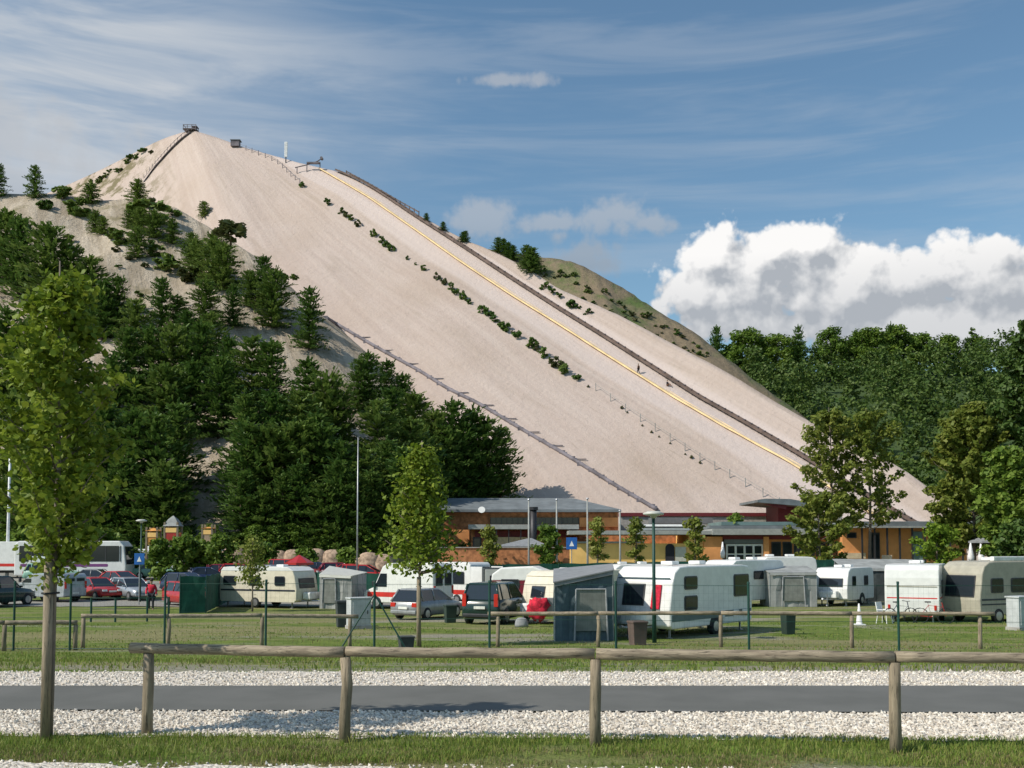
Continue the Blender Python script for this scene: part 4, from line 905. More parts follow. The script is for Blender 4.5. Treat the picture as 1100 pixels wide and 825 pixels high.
# ------------------------------------------------------------------ vehicles
def wheel(par, x, y, r=.3, w=.2, name='wheel'):
    o = MB().tube([(x, y-w/2, r), (x, y-w*.35, r), (x, y+w*.35, r), (x, y+w/2, r)], [r*.93, r, r, r*.93], 20).build(name, 'black_rubber', par, True)
    s = 1 if y > 0 else -1
    MB().tube([(x, y+s*w*.3, r), (x, y+s*(w/2+.012), r), (x, y+s*(w/2+.02), r)], [r*.62, r*.6, r*.2], 14).build('rim', 'rim_metal', o); return o
def panel(par, name, mat, x0, x1, z0, z1, y, side, th=.03, rnd_=.06, pane=None, skew=0.):
    # flat panel on a side wall (side 'L' +y, 'R' -y) ; skew shifts the top edge in x
    s = 1 if side == 'L' else -1; h = z1-z0
    def poly(e): return [(x0+e, z0+e+rnd_), (x0+e+rnd_, z0+e), (x1-e-rnd_, z0+e), (x1-e, z0+e+rnd_), (x1-e+skew, z1-e-rnd_), (x1-e-rnd_+skew, z1-e), (x0+e+rnd_+skew, z1-e), (x0+e+skew, z1-e-rnd_)]
    o = MB().prism(poly(0), 'y', s*(y-.02), s*(y+th)).build(name, mat, par)
    if pane: MB().prism(poly(.045), 'y', s*(y+th-.005), s*(y+th+.012)).build('pane', pane, o)
    return o
def endpanel(par, name, mat, y0, y1, z0, z1, x, end, th=.03, tilt=0., pane=None, e=.05, tx=None):
    # panel on front (+1) or rear (-1) face; tilt in radians leans the top towards the vehicle
    c = Vector((end*x, (y0+y1)/2, (z0+z1)/2)); M = Matrix.Rotation(-end*tilt, 3, 'Y')
    o = MB().box(c, (th*2, y1-y0, z1-z0), M).build(name, mat, par, bev=.015)
    if pane: MB().box(c+M @ Vector((end*(th+.004), 0, 0)), (.016, y1-y0-2*e, z1-z0-2*e), M).build('pane', pane, o)
    return o
def caravan(label, loc, yaw, L=5., W=2.2, H=2.45, body='white_paint', lower=None, roof=None, wins=(), fwin=True, bwin=True, stripes=(), door=None, rack=False, rear_box=None, slope=.3, blind=None, name='caravan', cat='caravan', motor=False, group=None):
    o = thing(name, label, cat, loc, yaw, group); f = L/2; h1 = .36
    prof = [(f-.02, h1+.12), (f, 1.05), (f-slope*.75, H-.55), (f-slope-.08, H-.22), (f-slope-.4, H-.03), (f-slope-.9, H), (-f+.7, H), (-f+.3, H-.04), (-f+.1, H-.2), (-f+.03, H-.6), (-f, 1.0), (-f+.03, h1+.1), (-f+.12, h1), (f-.15, h1)]
    MB().prism(prof, 'y', -W/2, W/2).build('body', body, o, bev=.07, seg=3)
    if roof: MB().prism([(f-slope-.05, H-.2), (f-slope-.42, H+.012), (f-slope-.9, H+.035), (-f+.7, H+.035), (-f+.28, H-.0), (-f+.08, H-.22)], 'y', -W/2-.012, W/2+.012).build('roof', roof, o, bev=.03)
    for x in (-f*.3, f*.35): MB().box((x, 0, H+.09), (.5, .5, .14)).build('roof_vent', 'plastic_white', o, bev=.04)
    for (side, x0, x1, z0, z1) in wins:
        q = panel(o, 'window', 'window_frame', x0, x1, z0, z1, W/2, side, pane='glass')
    ang = math.atan2(slope*.75, H-.55-1.05); xm = f-slope*.75*.5
    if fwin:
        for (a, b_) in ([(-W*.36, W*.36)] if fwin is True else fwin):
            z0, z1 = 1.15, H-.62; endpanel(o, 'front_window', 'window_frame', a, b_, z0, z1, f-slope*.75*((z0+z1)/2-1.05)/(H-1.6)+.0, 1, tilt=ang, pane='glass')
    if bwin:
        for (a, b_) in ([(-W*.33, W*.33)] if bwin is True else bwin): endpanel(o, 'rear_window', 'window_frame', a, b_, 1.2, H-.6, f-.01, -1, tilt=.02, pane='glass')
    if blind: endpanel(o, 'curtain', 'red_cloth', blind[0], blind[1], 1.05, H-.64, f-slope*.35+.04, 1, tilt=ang)
    for (z0, z1, mt) in stripes:
        q = MB()
        for s in (-1, 1): q.box((0, s*(W/2+.004), (z0+z1)/2), (L-.24, .012, z1-z0))
        q.box((-f-.0+.012, 0, (z0+z1)/2), (.03, W-.2, z1-z0)); q.build('stripe', mt, o)
    if lower: 
        q = MB()
        for s in (-1, 1): q.box((0, s*(W/2+.002), .56), (L-.3, .01, .38))
        q.build('lower_panel', lower, o)
    if door:
        s, x0, x1 = door; d_ = panel(o, 'door', body, x0, x1, .45, H-.45, W/2, s, th=.02); panel(d_, 'door_window', 'window_frame', x0+.12, x1-.12, 1.25, H-.65, W/2+.02, s, pane='glass'); panel(d_, 'handle', 'dark_metal', x0+.06, x0+.16, 1.05, 1.15, W/2+.02, s, rnd_=.01)
    for s in (-1, 1):
        if motor: wheel(o, f*.62, s*(W/2-.08), .33, .2); wheel(o, -f*.5, s*(W/2-.08), .33, .2)
        else: wheel(o, -.15, s*(W/2-.1), .32, .22)
        MB().prism([(-.15+(.47)*math.cos(a*.393) if not motor else -f*.5+.47*math.cos(a*.393), .33+.45*math.sin(a*.393)) for a in range(9)], 'y', s*(W/2-.12), s*(W/2+.006)).build('wheel_arch', 'black_rubber', o)
    for s in (-1, 1): endpanel(o, 'rear_light', 'light_red', s*W*.42-.05, s*W*.42+.05, .6, .82, f+.005, -1, th=.02)
    endpanel(o, 'number_plate', 'plate_white', -.26, .26, .5, .61, f+.012, -1, th=.01)
    if not motor:
        q = MB(); q.tube([(f-.1,-.55,.42),(f+1.1,0,.45)], .04); q.tube([(f-.1,.55,.42),(f+1.1,0,.45)], .04); q.tube([(f+1.1,0,.45),(f+1.3,0,.5)], .06); q.tube([(f+.9,.14,.75),(f+.9,.14,.1)], .03); q.tube([(f+.9,.1,.1),(f+.9,.18,.1)], .1, 12); q.build('drawbar', 'galvanised', o)
        MB().box((f+.28, 0, .72), (.5, 1.1, .42)).build('gas_box', 'plastic_white', o, bev=.08)
        for x in (-f+.4, f-.5):
            for s in (-1, 1): MB().box((x, s*W*.36, .19), (.06,.06,.4)).box((x, s*W*.36, .02), (.18,.18,.04)).build('corner_steady', 'galvanised', o)
    return o
def car(label, loc, yaw, paint, kind='hatch', group=None, name='parked_car'):
    o = thing(name, label, 'car', loc, yaw, group)
    S = dict(hatch=(4.0,1.68,1.46,.30,-1.93,-1.5,.05,.95), wagon=(4.5,1.72,1.46,.31,-2.15,-1.85,.0,.95), suv=(4.4,1.82,1.82,.37,-2.1,-1.95,.25,.9), sedan=(4.5,1.72,1.42,.31,-1.65,-.95,.05,1.0))[kind]
    L, W, H_, wr, bx0, rx0, rx1, bx1 = S; f = L/2; bel = H_*.63; gc = wr*.75
    def ring(x, zb, zt, hw): return [Vector((x, y*hw, z)) for y, z in ((-.8, zb), (-1, zb+.1), (-1.0, zb+(zt-zb)*.6), (-.93, zt-.04), (-.82, zt), (.82, zt), (.93, zt-.04), (1.0, zb+(zt-zb)*.6), (1, zb+.1), (.8, zb))]
    hw = W/2; hood = bel*.95
    st = [(-f, gc+.22, bel*.72, hw*.84), (-f+.06, gc+.05, bel*.9, hw*.93), (bx0+.08 if kind != 'sedan' else -f+.2, gc, bel, hw*.98), (-f*.4, gc-.03, bel, hw), (f*.2, gc-.03, bel-.01, hw), (bx1, gc, hood, hw*.99), (f*.8, gc+.02, hood*.9, hw*.95), (f-.08, gc+.08, hood*.78, hw*.86), (f, gc+.2, hood*.62, hw*.78)]
    MB().loft([ring(*q) for q in st]).build('body', paint, o, True)
    gr = hw*.9; rr = hw*.72
    g = MB().loft([[Vector((bx0, -gr, bel-.03)), Vector((bx1, -gr, bel-.05)), Vector((bx1, gr, bel-.05)), Vector((bx0, gr, bel-.03))], [Vector((rx0, -rr, H_-.04)), Vector((rx1, -rr, H_-.05)), Vector((rx1, rr, H_-.05)), Vector((rx0, rr, H_-.04))]]).build('cabin_glass', 'glass', o)
    MB().loft([[Vector((rx0-.04, -rr-.03, H_-.07)), Vector((rx1+.05, -rr-.03, H_-.08)), Vector((rx1+.05, rr+.03, H_-.08)), Vector((rx0-.04, rr+.03, H_-.07))], [Vector((rx0+.05, -rr+.06, H_)), Vector((rx1-.08, -rr+.06, H_)), Vector((rx1-.08, rr-.06, H_)), Vector((rx0+.05, rr-.06, H_))]]).build('roof', paint, o, bev=.02)
    for s in (-1, 1):
        MB().tube([(bx0, s*gr, bel-.04), (rx0, s*rr, H_-.05)], .06, 6).build('pillar', paint, o, True); MB().tube([(bx1, s*gr, bel-.06), (rx1, s*rr, H_-.06)], .035, 6).build('pillar', paint, o, True); xm = (bx0+bx1)/2-.05
        for dx in (0, -.95):
            if xm+dx > bx0+.25: MB().tube([(xm+dx, s*(gr+.005), bel-.04), (xm+dx, s*(rr+.005), H_-.05)], .035, 6).build('pillar', paint, o, True)
    for x in (-f*.62, f*.64):
        for s in (-1, 1): wheel(o, x, s*(hw-.08), wr, .19)
    for s in (-1, 1):
        if kind == 'suv': endpanel(o, 'rear_light', 'light_red', s*hw*.8-.09, s*hw*.8+.09, bel*.72, bel+.22, f-.03, -1, th=.04)
        else: endpanel(o, 'rear_light', 'light_red', s*hw*.72-.14, s*hw*.72+.14, bel*.68, bel*.9, f-.02, -1, th=.03)
        endpanel(o, 'headlight', 'light_white', s*hw*.62-.16, s*hw*.62+.16, hood*.66, hood*.82, f-.03, 1, th=.04, tilt=.3)
        MB().box((bx1-.15, s*(hw+.08), bel+.02), (.12,.16,.12)).build('mirror', paint, o, bev=.03)
    for e_ in (-1, 1):
        MB().box((e_*(f-.02), 0, gc+.17), (.14, W*.86, .16)).build('bumper', 'dark_metal' if kind == 'suv' else paint, o, bev=.04); endpanel(o, 'number_plate', 'plate_white', -.26, .26, gc+.3 if kind != 'suv' else .72, gc+.42 if kind != 'suv' else .84, f+.05, e_, th=.01)
    return o
def van(label, loc, yaw, paint='white_paint', L=5.6, W=1.95, H_=2.5, stripe='red_stripe', name='van', open_rear=False, cat='van', hood=.75, side_win=True, roof=None, nosey=1.0):
    o = thing(name, label, cat, loc, yaw); f = L/2
    prof = [(f, .4), (f+.02, .75), (f-.1, 1.0), (f-hood, 1.22), (f-hood-.62, H_-.22), (f-hood-.95, H_-.03), (f-hood-1.6, H_), (-f+.2, H_), (-f+.04, H_-.15), (-f, .95), (-f+.02, .42), (-f+.2, .36), (f-.2, .34)]
    MB().prism(prof, 'y', -W/2, W/2).build('body', paint, o, bev=.07, seg=3)
    if roof: MB().prism([(f-hood-.5, H_-.4), (f-hood-.9, H_+.02), (f-hood-1.6, H_+.25), (0, H_+.38), (-f+.5, H_+.3), (-f+.02, H_-.05), (-f-.02, H_-.4)], 'y', -W/2-.015, W/2+.015).build('high_roof', roof, o, bev=.1, seg=3)
    M = Matrix.Rotation(-math.atan2(.62, H_-.22-1.22), 3, 'Y'); c = Vector((f-hood-.29, 0, (H_+1.0)/2)); MB().box(c, (.05, W*.86, (H_-1.55)*1.02), M).build('windscreen', 'glass', o, bev=.02)
    for s in 'LR':
        sg = 1 if s == 'L' else -1
        MB().prism([(f-hood-.12, 1.25), (f-hood-.95, 1.25), (f-hood-.95, min(2.0, H_-.35)), (f-hood-.5, min(2.0, H_-.35))], 'y', sg*(W/2-.01), sg*(W/2+.02)).build('cab_window', 'glass', o)
        if side_win: panel(o, 'side_window', 'window_frame', -f+.5, -f+1.5, 1.3, min(2.05, H_-.3), W/2, s, pane='glass')
        if stripe: panel(o, 'stripe', stripe, -f+.1, f-.25, .68, .95, W/2, s, th=.008, rnd_=.02)
        MB().box((f-hood-.1, sg*(W/2+.14), 1.42), (.12,.16,.28)).build('mirror', 'dark_metal', o, bev=.03)
        for x in (-f*.58, f*.62): wheel(o, x, sg*(W/2-.08), .34, .22)
        endpanel(o, 'rear_light', 'light_red', sg*W*.44-.07, sg*W*.44+.07, .9, 1.35, f+.0, -1, th=.03); endpanel(o, 'headlight', 'light_white', sg*W*.36-.17, sg*W*.36+.17, .72, .92, f+.0, 1, th=.04)
    if open_rear:
        for sg in (-1, 1):
            d = MB().box((-f-.45, sg*(W/2+.03), 1.4), (.9, .06, 1.9)).build('rear_door', paint, o, bev=.02); MB().box((-f-.45, sg*(W/2-.01), 1.75), (.62, .03, .6)).build('door_window', 'glass', d)
            MB().box((-f-.45, sg*(W/2-.015), .75), (.8, .02, .4)).build('stripe', 'red_stripe', d)
        MB().box((-f-.0, 0, 1.45), (.05, W-.3, 1.75)).build('load_opening', 'cloth_dark', o); MB().box((-f-.1, 0, .55), (.3, W-.2, .12)).build('step', 'galvanised', o)
    else:
        for sg in (-1, 1): endpanel(o, 'rear_window', 'window_frame', sg*W*.22-W*.16, sg*W*.22+W*.16, 1.35, min(2.05, H_-.3), f+.0, -1, pane='glass')
        endpanel(o, 'number_plate', 'plate_white', -.26, .26, .55, .66, f+.02, -1, th=.01)
    endpanel(o, 'grille', 'cloth_dark', -W*.25, W*.25, .62, .82, f+.0, 1, th=.03); return o
def xy(px, D, dz=0): p = gat(px, D); p.z += dz; return p
def at2(x, y): return Vector((x, y, gz(x, y)))
def heading(x, y): return math.atan2(y, x)

# the two touring caravans, awnings and campers of the front row
c1 = at2(6.55, 38.9)
main = caravan('large white touring caravan with a dark grey lower band and dark red curtain in front', c1, heading(-.648,-.765), 6.1, 2.42, 2.56, 'white_paint', wins=[('L', 1.2, 2.1, 1.72, 2.2), ('L', 1.2, 2.1, .98, 1.5), ('L', -2.75, -1.55, 1.35, 2.2)], fwin=[(-.82, .1)], stripes=[(.62, .86, 'teal_stripe')], slope=.28, blind=(.42, .78))

endpanel(main, 'front_trim', 'teal_stripe', -1.1, 1.1, 2.12, 2.16, 2.84, 1, th=.015)
for x in (-.6, -1.7, -2.4): MB().box((x, 1.23, .72), (.42, .03, .26)).build('service_hatch', 'plastic_white', main, bev=.01)
caravan('cream caravan with a dark waist stripe, left of the awning and the grey cabinet', at2(-14.35, 60.6), heading(.925,-.38), 5.4, 2.2, 2.35, 'cream_paint', wins=[('R', 1.2, 1.9, 1.3, 1.85), ('R', -.6, .2, 1.3, 1.85), ('R', -2.4, -1.5, 1.3, 1.85)], roof='white_paint', stripes=[(.98, 1.08, 'dark_stripe')], slope=.18, lower='cream_paint')
caravan('old cream caravan with a pinkish red cloth at its end window', at2(3.2, 46.6), heading(-.77,-.64), 5.5, 2.1, 2.3, 'cream_paint', wins=[('L', .8, 1.7, 1.2, 1.75)], fwin=[(-.45, .45)], roof='cream_paint', slope=.2)
o = thing('hanging_cloth', 'crumpled pinkish red cloth draped low on the old cream caravan front', 'cloth', P(579, 641, 42.6)); 
o.location.z = gz(o.location.x, 42.6)+.72; rings = []
for i in range(11):
    t_ = -1.5+i*.3; rings.append([Vector((math.cos(j*.314)*.44*math.cos(t_)**.5, math.sin(j*.314)*.2*math.cos(t_)**.5, .4*math.sin(t_)))*(1+.55*noise.noise(Vector((math.cos(j*.314)*1.6, math.sin(j*.314)*1.6+i*.1, t_*1.9)))) for j in range(20)])
MB().loft(rings).build('cloth', 'red_cloth', o, True)
o = thing('cover_sheet', 'grey printed sheet panel leaning beside the pinkish red cloth', 'panel', at2(P(589,650,42.7).x, 42.7)); MB().box((0,0,.82), (.62,.06,.75), Matrix.Rotation(.12, 3, 'X')).build('board', 'grey_cloth', o, bev=.03)
o = thing('sack', 'low white sack on the grass before the old cream caravan', 'sack', at2(P(560,662,42.4).x, 42.4)); rings = []
for i in range(6): a = i/5*1.5; rings.append([Vector((math.cos(j*.628)*.3*math.cos(a)**.5*(1+.15*math.sin(j*2.1)), math.sin(j*.628)*.2*math.cos(a)**.5, .38*math.sin(a))) for j in range(10)])
MB().loft(rings).build('sack', 'grey_cloth', o, True)
# awning tent with peaked sloping roof
def awning(label, pts, h_low, h_high, wall='tent_blue', roof='tent_roof', flap=None, name='awning_tent'):
    # pts: A front-left, B front-right, C back-right, D back-left (world xy); heights at front / back
    o = thing(name, label, 'awning', at2(*pts[0])); b0 = o.location.copy(); V = [at2(*p)-b0 for p in pts]; hs = (h_low[0], h_low[1], h_high[1], h_high[0])
    top = [v+Vector((0,0,h)) for v, h in zip(V, hs)]; cen = sum(top, Vector())/4
    m = MB(); 
    for i in range(4):
        a, b_ = V[i], V[(i+1) % 4]; ta, tb = top[i], top[(i+1) % 4]; n_ = 8; d = (b_-a).cross(Vector((0,0,1))).normalized()
        out = [[a.lerp(b_, k/n_)+d*.04*math.sin(k*1.9), (a.lerp(b_, k/n_)+ta.lerp(tb, k/n_))*.5+d*.05*math.sin(k*2.3+i), ta.lerp(tb, k/n_)-Vector((0,0,.02))] for k in range(n_+1)]
        for k in range(n_):
            for r_ in range(2):
                q_ = [out[k][r_], out[k+1][r_], out[k+1][r_+1], out[k][r_+1]]; m.add(q_, [(0,1,2,3)])
    wl = m.build('wall', wall, o); md = wl.modifiers.new('thick', 'SOLIDIFY'); md.thickness = .02
    m = MB(); c0 = cen; ex = [t_+(t_-c0)*.05 for t_ in top]; n_ = 6; g = []
    for i in range(n_+1):
        for j in range(n_+1):
            u, v_ = i/n_, j/n_; p = ex[0]*(1-u)*(1-v_)+ex[1]*u*(1-v_)+ex[2]*u*v_+ex[3]*(1-u)*v_; g.append(p-Vector((0,0,.06*math.sin(u*3.14)*math.sin(v_*3.14)))+Vector((0,0,.03)))
    m.add(g, [(i*(n_+1)+j, (i+1)*(n_+1)+j, (i+1)*(n_+1)+j+1, i*(n_+1)+j+1) for i in range(n_) for j in range(n_)])
    rf = m.build('roof', roof, o); md = rf.modifiers.new('thick', 'SOLIDIFY'); md.thickness = .04
    a, b_ = V[0], V[1]; ta, tb = top[0], top[1]; d = (b_-a).cross(Vector((0,0,1))).normalized()*-1
    if d.y > 0: d = -d
    m = MB(); m.add([ta+d*.09, tb+d*.09, tb+d*.11-Vector((0,0,.14)), ta+d*.11-Vector((0,0,.14))], [(0,1,2,3)]); md = m.build('valance', roof, o).modifiers.new('t', 'SOLIDIFY'); md.thickness = .015
    if flap:
        u0, u1 = flap
        def pt(u, h_): return a.lerp(b_, u)+Vector((0,0,h_))+d*.1
        hh = h_low[0]*.88; m = MB(); m.add([pt(u0+.01, .35), pt(u1-.01, .35), pt(u1-.03, hh), pt(u0+.03, hh)], [(0,1,2,3)]); md = m.build('entrance_flap', 'tent_flap', o).modifiers.new('t', 'SOLIDIFY'); md.thickness = .02
        m = MB()
        for u, uu in ((u0, u0+.03), (u1, u1-.03)): m.tube([pt(u, .02)+d*.03, pt(uu, hh)+d*.03], .035, 6)
        m.tube([pt(u0+.03, hh)+d*.03, pt(u1-.03, hh)+d*.03], .03, 6); m.build('piping', 'grey_cloth', o)
    m = MB()
    for v, t_ in zip(V, top): m.tube([v, t_], .025, 6)
    m.build('pole', 'galvanised', o); return o
awning('blue-grey awning tent with a brown entrance flap, left of the large white caravan', [(1.45,35.0),(3.45,35.2),(3.95,40.8),(1.75,42.0)], (2.0,2.4), (2.35,2.55), flap=(.33,.9))
awning('small grey awning at the right end of the cream caravan with the dark stripe', [(-11.0,58.9),(-9.1,58.3),(-8.7,61.2),(-10.9,61.5)], (1.95,1.9), (2.35,2.0), wall='tent_grey', roof='cream_paint' if False else 'grey_panel', flap=(.1,.55))
awning('plain grey awning between the large white caravan and the small white-fronted one', [(15.2,60.6),(17.9,60.4),(18.1,63.2),(15.3,63.4)], (2.0,2.0), (2.35,2.35), wall='tent_grey', roof='tent_grey', flap=(.25,.75))
awning('green-grey awning with a drooping pale flap behind the bright caravan end', [(21.9,58.2),(24.6,57.6),(25.3,61.2),(22.5,61.5)], (1.9,1.9), (2.3,2.3), wall='tent_roof', roof='tent_grey', flap=(.15,.5))
awning('low olive shelter roof behind the small white-fronted caravan', [(21.6,66.5),(26.6,66.0),(27.2,70),(22,70)], (2.1,2.1), (2.6,2.6), wall='tarp_dark', roof='tent_grey')
caravan('small caravan with a sunlit white front and shaded side, right of the plain grey awning', at2(20.45, 63.2), heading(-.62,-.785), 4.6, 2.05, 2.3, 'white_paint', wins=[('L', .9, 1.5, 1.2, 1.8), ('L', -1.2, -.5, 1.2, 1.8)], slope=.2)
caravan('caravan showing a bright rounded rear end with faint stripes, beside the beige motorhome', at2(19.0, 48.2), heading(.45,.9), 5.2, 2.3, 2.62, 'white_paint', wins=[('R', -1.5, -.6, 1.3, 1.9)], bwin=False, stripes=[(1.62,1.66,'beige_panel'),(1.1,1.15,'red_stripe')], slope=.3)
mh = caravan('beige motorhome with a white roof box and dark side windows at the right edge', at2(22.8, 47.4), heading(-.9,-.44), 6.2, 2.2, 2.75, 'beige_panel', wins=[('L', 1.6, 2.4, 1.35, 2.0), ('L', -.6, 1.1, 1.35, 2.0), ('L', -2.6, -1.3, 1.35, 2.0)], stripes=[(1.02,1.1,'dark_stripe'),(.82,.88,'dark_stripe')], name='motorhome', cat='motorhome', motor=True, slope=.25)
MB().box((-.2,.95,2.86), (4.6,.22,.2)).build('awning_case', 'plastic_white', mh, bev=.04)
caravan('white caravan half hidden behind, its roof and one small window above the old cream caravan', at2(8.0, 68), heading(-.95,-.3), 4.4, 2.0, 2.35, 'white_paint', wins=[('L', -.6, .4, 1.45, 1.8), ('L', .9, 1.5, 1.4, 1.8)], slope=.5)
caravan('white motorhome with an overcab behind the large white caravan', at2(14.0, 62), heading(-.75,-.66), 5.4, 2.1, 2.75, 'white_paint', wins=[('L', -.5, .5, 1.6, 2.1), ('L', -2.2, -1.3, 1.6, 2.1)], name='motorhome', cat='motorhome', motor=True, slope=.15)
caravan('white caravan with plain side left of the entrance shrub, behind the plain grey awning', at2(18.3, 70), heading(-1,-.12), 4.4, 2.1, 2.8, 'white_paint', wins=[('L', .4, 1.0, 1.7, 2.1)], slope=.5)
# ambulances, cars
van('white rescue van with a red stripe, nose to the left, behind the grey hatchback', at2(-5.9, 58.6), heading(-.85,.52), L=4.9, H_=2.6, hood=.7, name='ambulance', cat='ambulance', side_win=False)
van('white rescue van with open rear doors and a red lower band', at2(-3.95, 63.6), heading(-.8,.6), L=5.2, H_=2.6, open_rear=True, name='ambulance', cat='ambulance')
o = thing('first_aid_trailer', 'small dark trailer with a pale door panel beside the open rescue van', 'trailer', at2(-.75, 60.5), .12); MB().box((0,0,1.35), (2.0,1.8,1.9)).build('body', 'tarp_dark', o, bev=.06); f = MB().box((-.5,-.93,1.35), (.85,.05,1.75)).build('door', 'grey_panel', o, bev=.02); MB().box((-.5,-.97,1.7), (.3,.03,.35)).build('door_window', 'glass', f)
wheel(o, 0, .85, .3); wheel(o, 0, -.85, .3)
van('dark red camper van with a white domed high roof', at2(1.3, 54.5), heading(.97,-.2), 'dark_red_paint', L=4.5, W=1.8, H_=2.1, stripe=None, name='camper_van', cat='camper van', roof='white_paint', hood=.35)
car('grey hatchback parked in front of the rescue vans', at2(-4.05, 49.6), heading(.5,.86), 'grey_paint', 'hatch')
car('dark green off-road car seen from behind, parked left of the old cream caravan', at2(-.6, 45.8), heading(.35,.94), 'dark_paint', 'suv')
car('dark green off-road car at the left edge with a red tail light', at2(-30.6, 61.2), heading(.3,.95), 'dark_paint', 'suv')
van('pale silver van beside the dark car at the left edge', at2(-29.9, 66.5), heading(-.9,.42), 'silver_paint', L=4.6, W=1.8, H_=1.85, stripe=None, hood=.7)
car('dark red hatchback parked sideways in the car park, left of the silver estate car', at2(-27.6, 68.5), heading(.75,-.66), 'red_paint', 'hatch')
car('silver estate car right of the dark red hatchback', at2(-25.3, 68.5), heading(.68,-.73), 'silver_paint', 'wagon')
car('bright red hatchback partly behind the green screen', at2(-19.3, 61.5), heading(.7,-.7), 'red_paint', 'hatch')
for i, (px, D, pt, kd, lb) in enumerate([(205,74,'blue_paint','hatch','dark blue car behind the bright red hatchback'),(226,80,'blue_paint','sedan','dark blue saloon above the green screen'),(318,84,'red_paint','suv','red off-road car above the caravan with the dark waist stripe'),(346,88,'blue_paint','sedan','dark blue saloon right of the red off-road car'),(368,86,'dark_red_paint','hatch','dark red hatchback behind the small grey awning'),
    (286,83,'dark_red_paint','wagon','dark red estate car above the roof of the cream caravan'),(382,84,'red_paint','sedan','red saloon above the green screen beside the tall slim pole'),(242,84,'dark_red_paint','sedan','dark red saloon right of the dark blue saloon by the screen'),(132,76,'red_paint','sedan','red saloon behind the silver estate car'),(262,84,'red_paint','hatch','red hatchback half hidden behind the small thin tree'),(396,82,'red_paint','wagon','red estate car behind the screen fence, left of the first rescue van'),(172,88,'green_paint','sedan','pale green saloon beside the red jacketed person'),(108,78,'grey_paint','sedan','grey saloon in front of the coach'),(60,84,'green_paint','wagon','pale green estate car parked before the white lorry'),(298,92,'grey_paint','hatch','small grey car between boulders above the cream caravan'),(278,82,'silver_paint','hatch','small silver hatchback peeping over the caravan roof')]):
    car(lb, gat(px, D), [-.3,.4,-.2,.1,.25,.1,-.2,.2,-.5,.3,-.1,.15,0,.2,3.0,2.8][i], pt, kd)
# coach and lorry
def coach(label, loc, yaw, L=9.5, W=2.4, H_=3.1):
    o = thing('coach', label, 'coach', loc, yaw); f = L/2
    MB().prism([(f, .4), (f+.05, 1.2), (f-.15, H_-.4), (f-.5, H_), (-f+.3, H_), (-f, H_-.3), (-f, .4)], 'y', -W/2, W/2).build('body', 'white_paint', o, bev=.1, seg=3)
    panel(o, 'window_band', 'glass', -f+.4, f-.5, 1.55, H_-.4, W/2, 'R', th=.02)
    for i in range(7): MB().box((-f+1.4+i*1.2, -W/2-.03, (1.55+H_-.4)/2), (.07,.02,H_-1.95)).build('pillar', 'window_frame', o)
    panel(o, 'stripe', 'purple_stripe', -f+.5, f-1.4, 1.12, 1.36, W/2, 'R', th=.008); panel(o, 'advert_panel', 'plastic_white', -f+1.2, -f+2.5, 1.4, 2.0, W/2+.02, 'R', th=.012)
    MB().box((-f*.3,0,H_+.12), (2.6,1.6,.28)).build('roof_unit', 'white_paint', o, bev=.08); endpanel(o, 'windscreen', 'glass', -W*.42, W*.42, 1.3, H_-.45, f-.02, 1, tilt=.1)
    for x in (-f*.5, f*.6):
        for s in (-1, 1): wheel(o, x, s*(W/2-.1), .48, .28)
    return o
coach('white coach with dark window band and purple stripe parked behind the trees', at2(-36.6, 86), heading(.99,.05), 9.0, 2.4, 3.25)
coach('second white bus with dark windows, right of the purple striped coach', at2(-31.2, 96), heading(.99,-.1), 10, 2.4, 2.5)
def lorry(label, loc, yaw):
    o = thing('lorry', label, 'lorry', loc, yaw); MB().prism([(3.4,.5),(3.45,1.3),(3.2,2.75),(2.9,2.95),(1.6,2.95),(1.6,.5)], 'y', -1.15, 1.15).build('cab', 'white_paint', o, bev=.08)
    MB().box((-1.2,0,1.95), (5.4,2.4,2.5)).build('box_body', 'white_paint', o, bev=.05); MB().box((-.8,0,.6), (7.6,.9,.25)).build('chassis', 'dark_metal', o)
    panel(o, 'cab_window', 'glass', 1.9, 3.0, 1.6, 2.5, 1.15, 'R', th=.02); panel(o, 'side_window', 'glass', -3.4, -.8, 1.7, 2.9, 1.2, 'R', th=.03); panel(o, 'side_panel', 'red_stripe', -3.7, 1.3, 1.05, 1.3, 1.2, 'R', th=.01)
    for x in (-2.4, 2.5):
        for s in (-1, 1): wheel(o, x, s*1.02, .45, .28)
    return o
lorry('white lorry with a dark window opening at the left behind the near tree trunk', at2(-43.6, 90), heading(1,0))

# ------------------------------------------------------------------ small furniture of the camp
def cabinet(label, px, D, w, d, h, mat='cabinet_grey', yaw=.5, name='power_cabinet'):
    o = thing(name, label, 'cabinet', gat(px, D), yaw); MB().box((0,0,h/2+.05), (w,d,h-.1)).build('body', mat, o, bev=.02); MB().box((0,0,.06), (w+.06,d+.06,.14)).build('plinth', 'concrete', o); MB().box((0,0,h+.02), (w+.08,d+.08,.06)).build('lid', mat, o, bev=.01)
    dr = MB().box((.02,-d/2-.012,h/2+.08), (w*.84,.02,h*.8)).build('door', mat, o, bev=.005); MB().box((w*.32,-d/2-.03,h*.55), (.03,.03,.14)).build('handle', 'dark_metal', dr)
cabinet('pale grey power cabinet right of the small awning, beside a dark bin', 386, 41.5, .85, .55, 1.2); cabinet('pale grey power cabinet at the right edge before the beige motorhome', 1093, 40.5, .9, .55, 1.28)
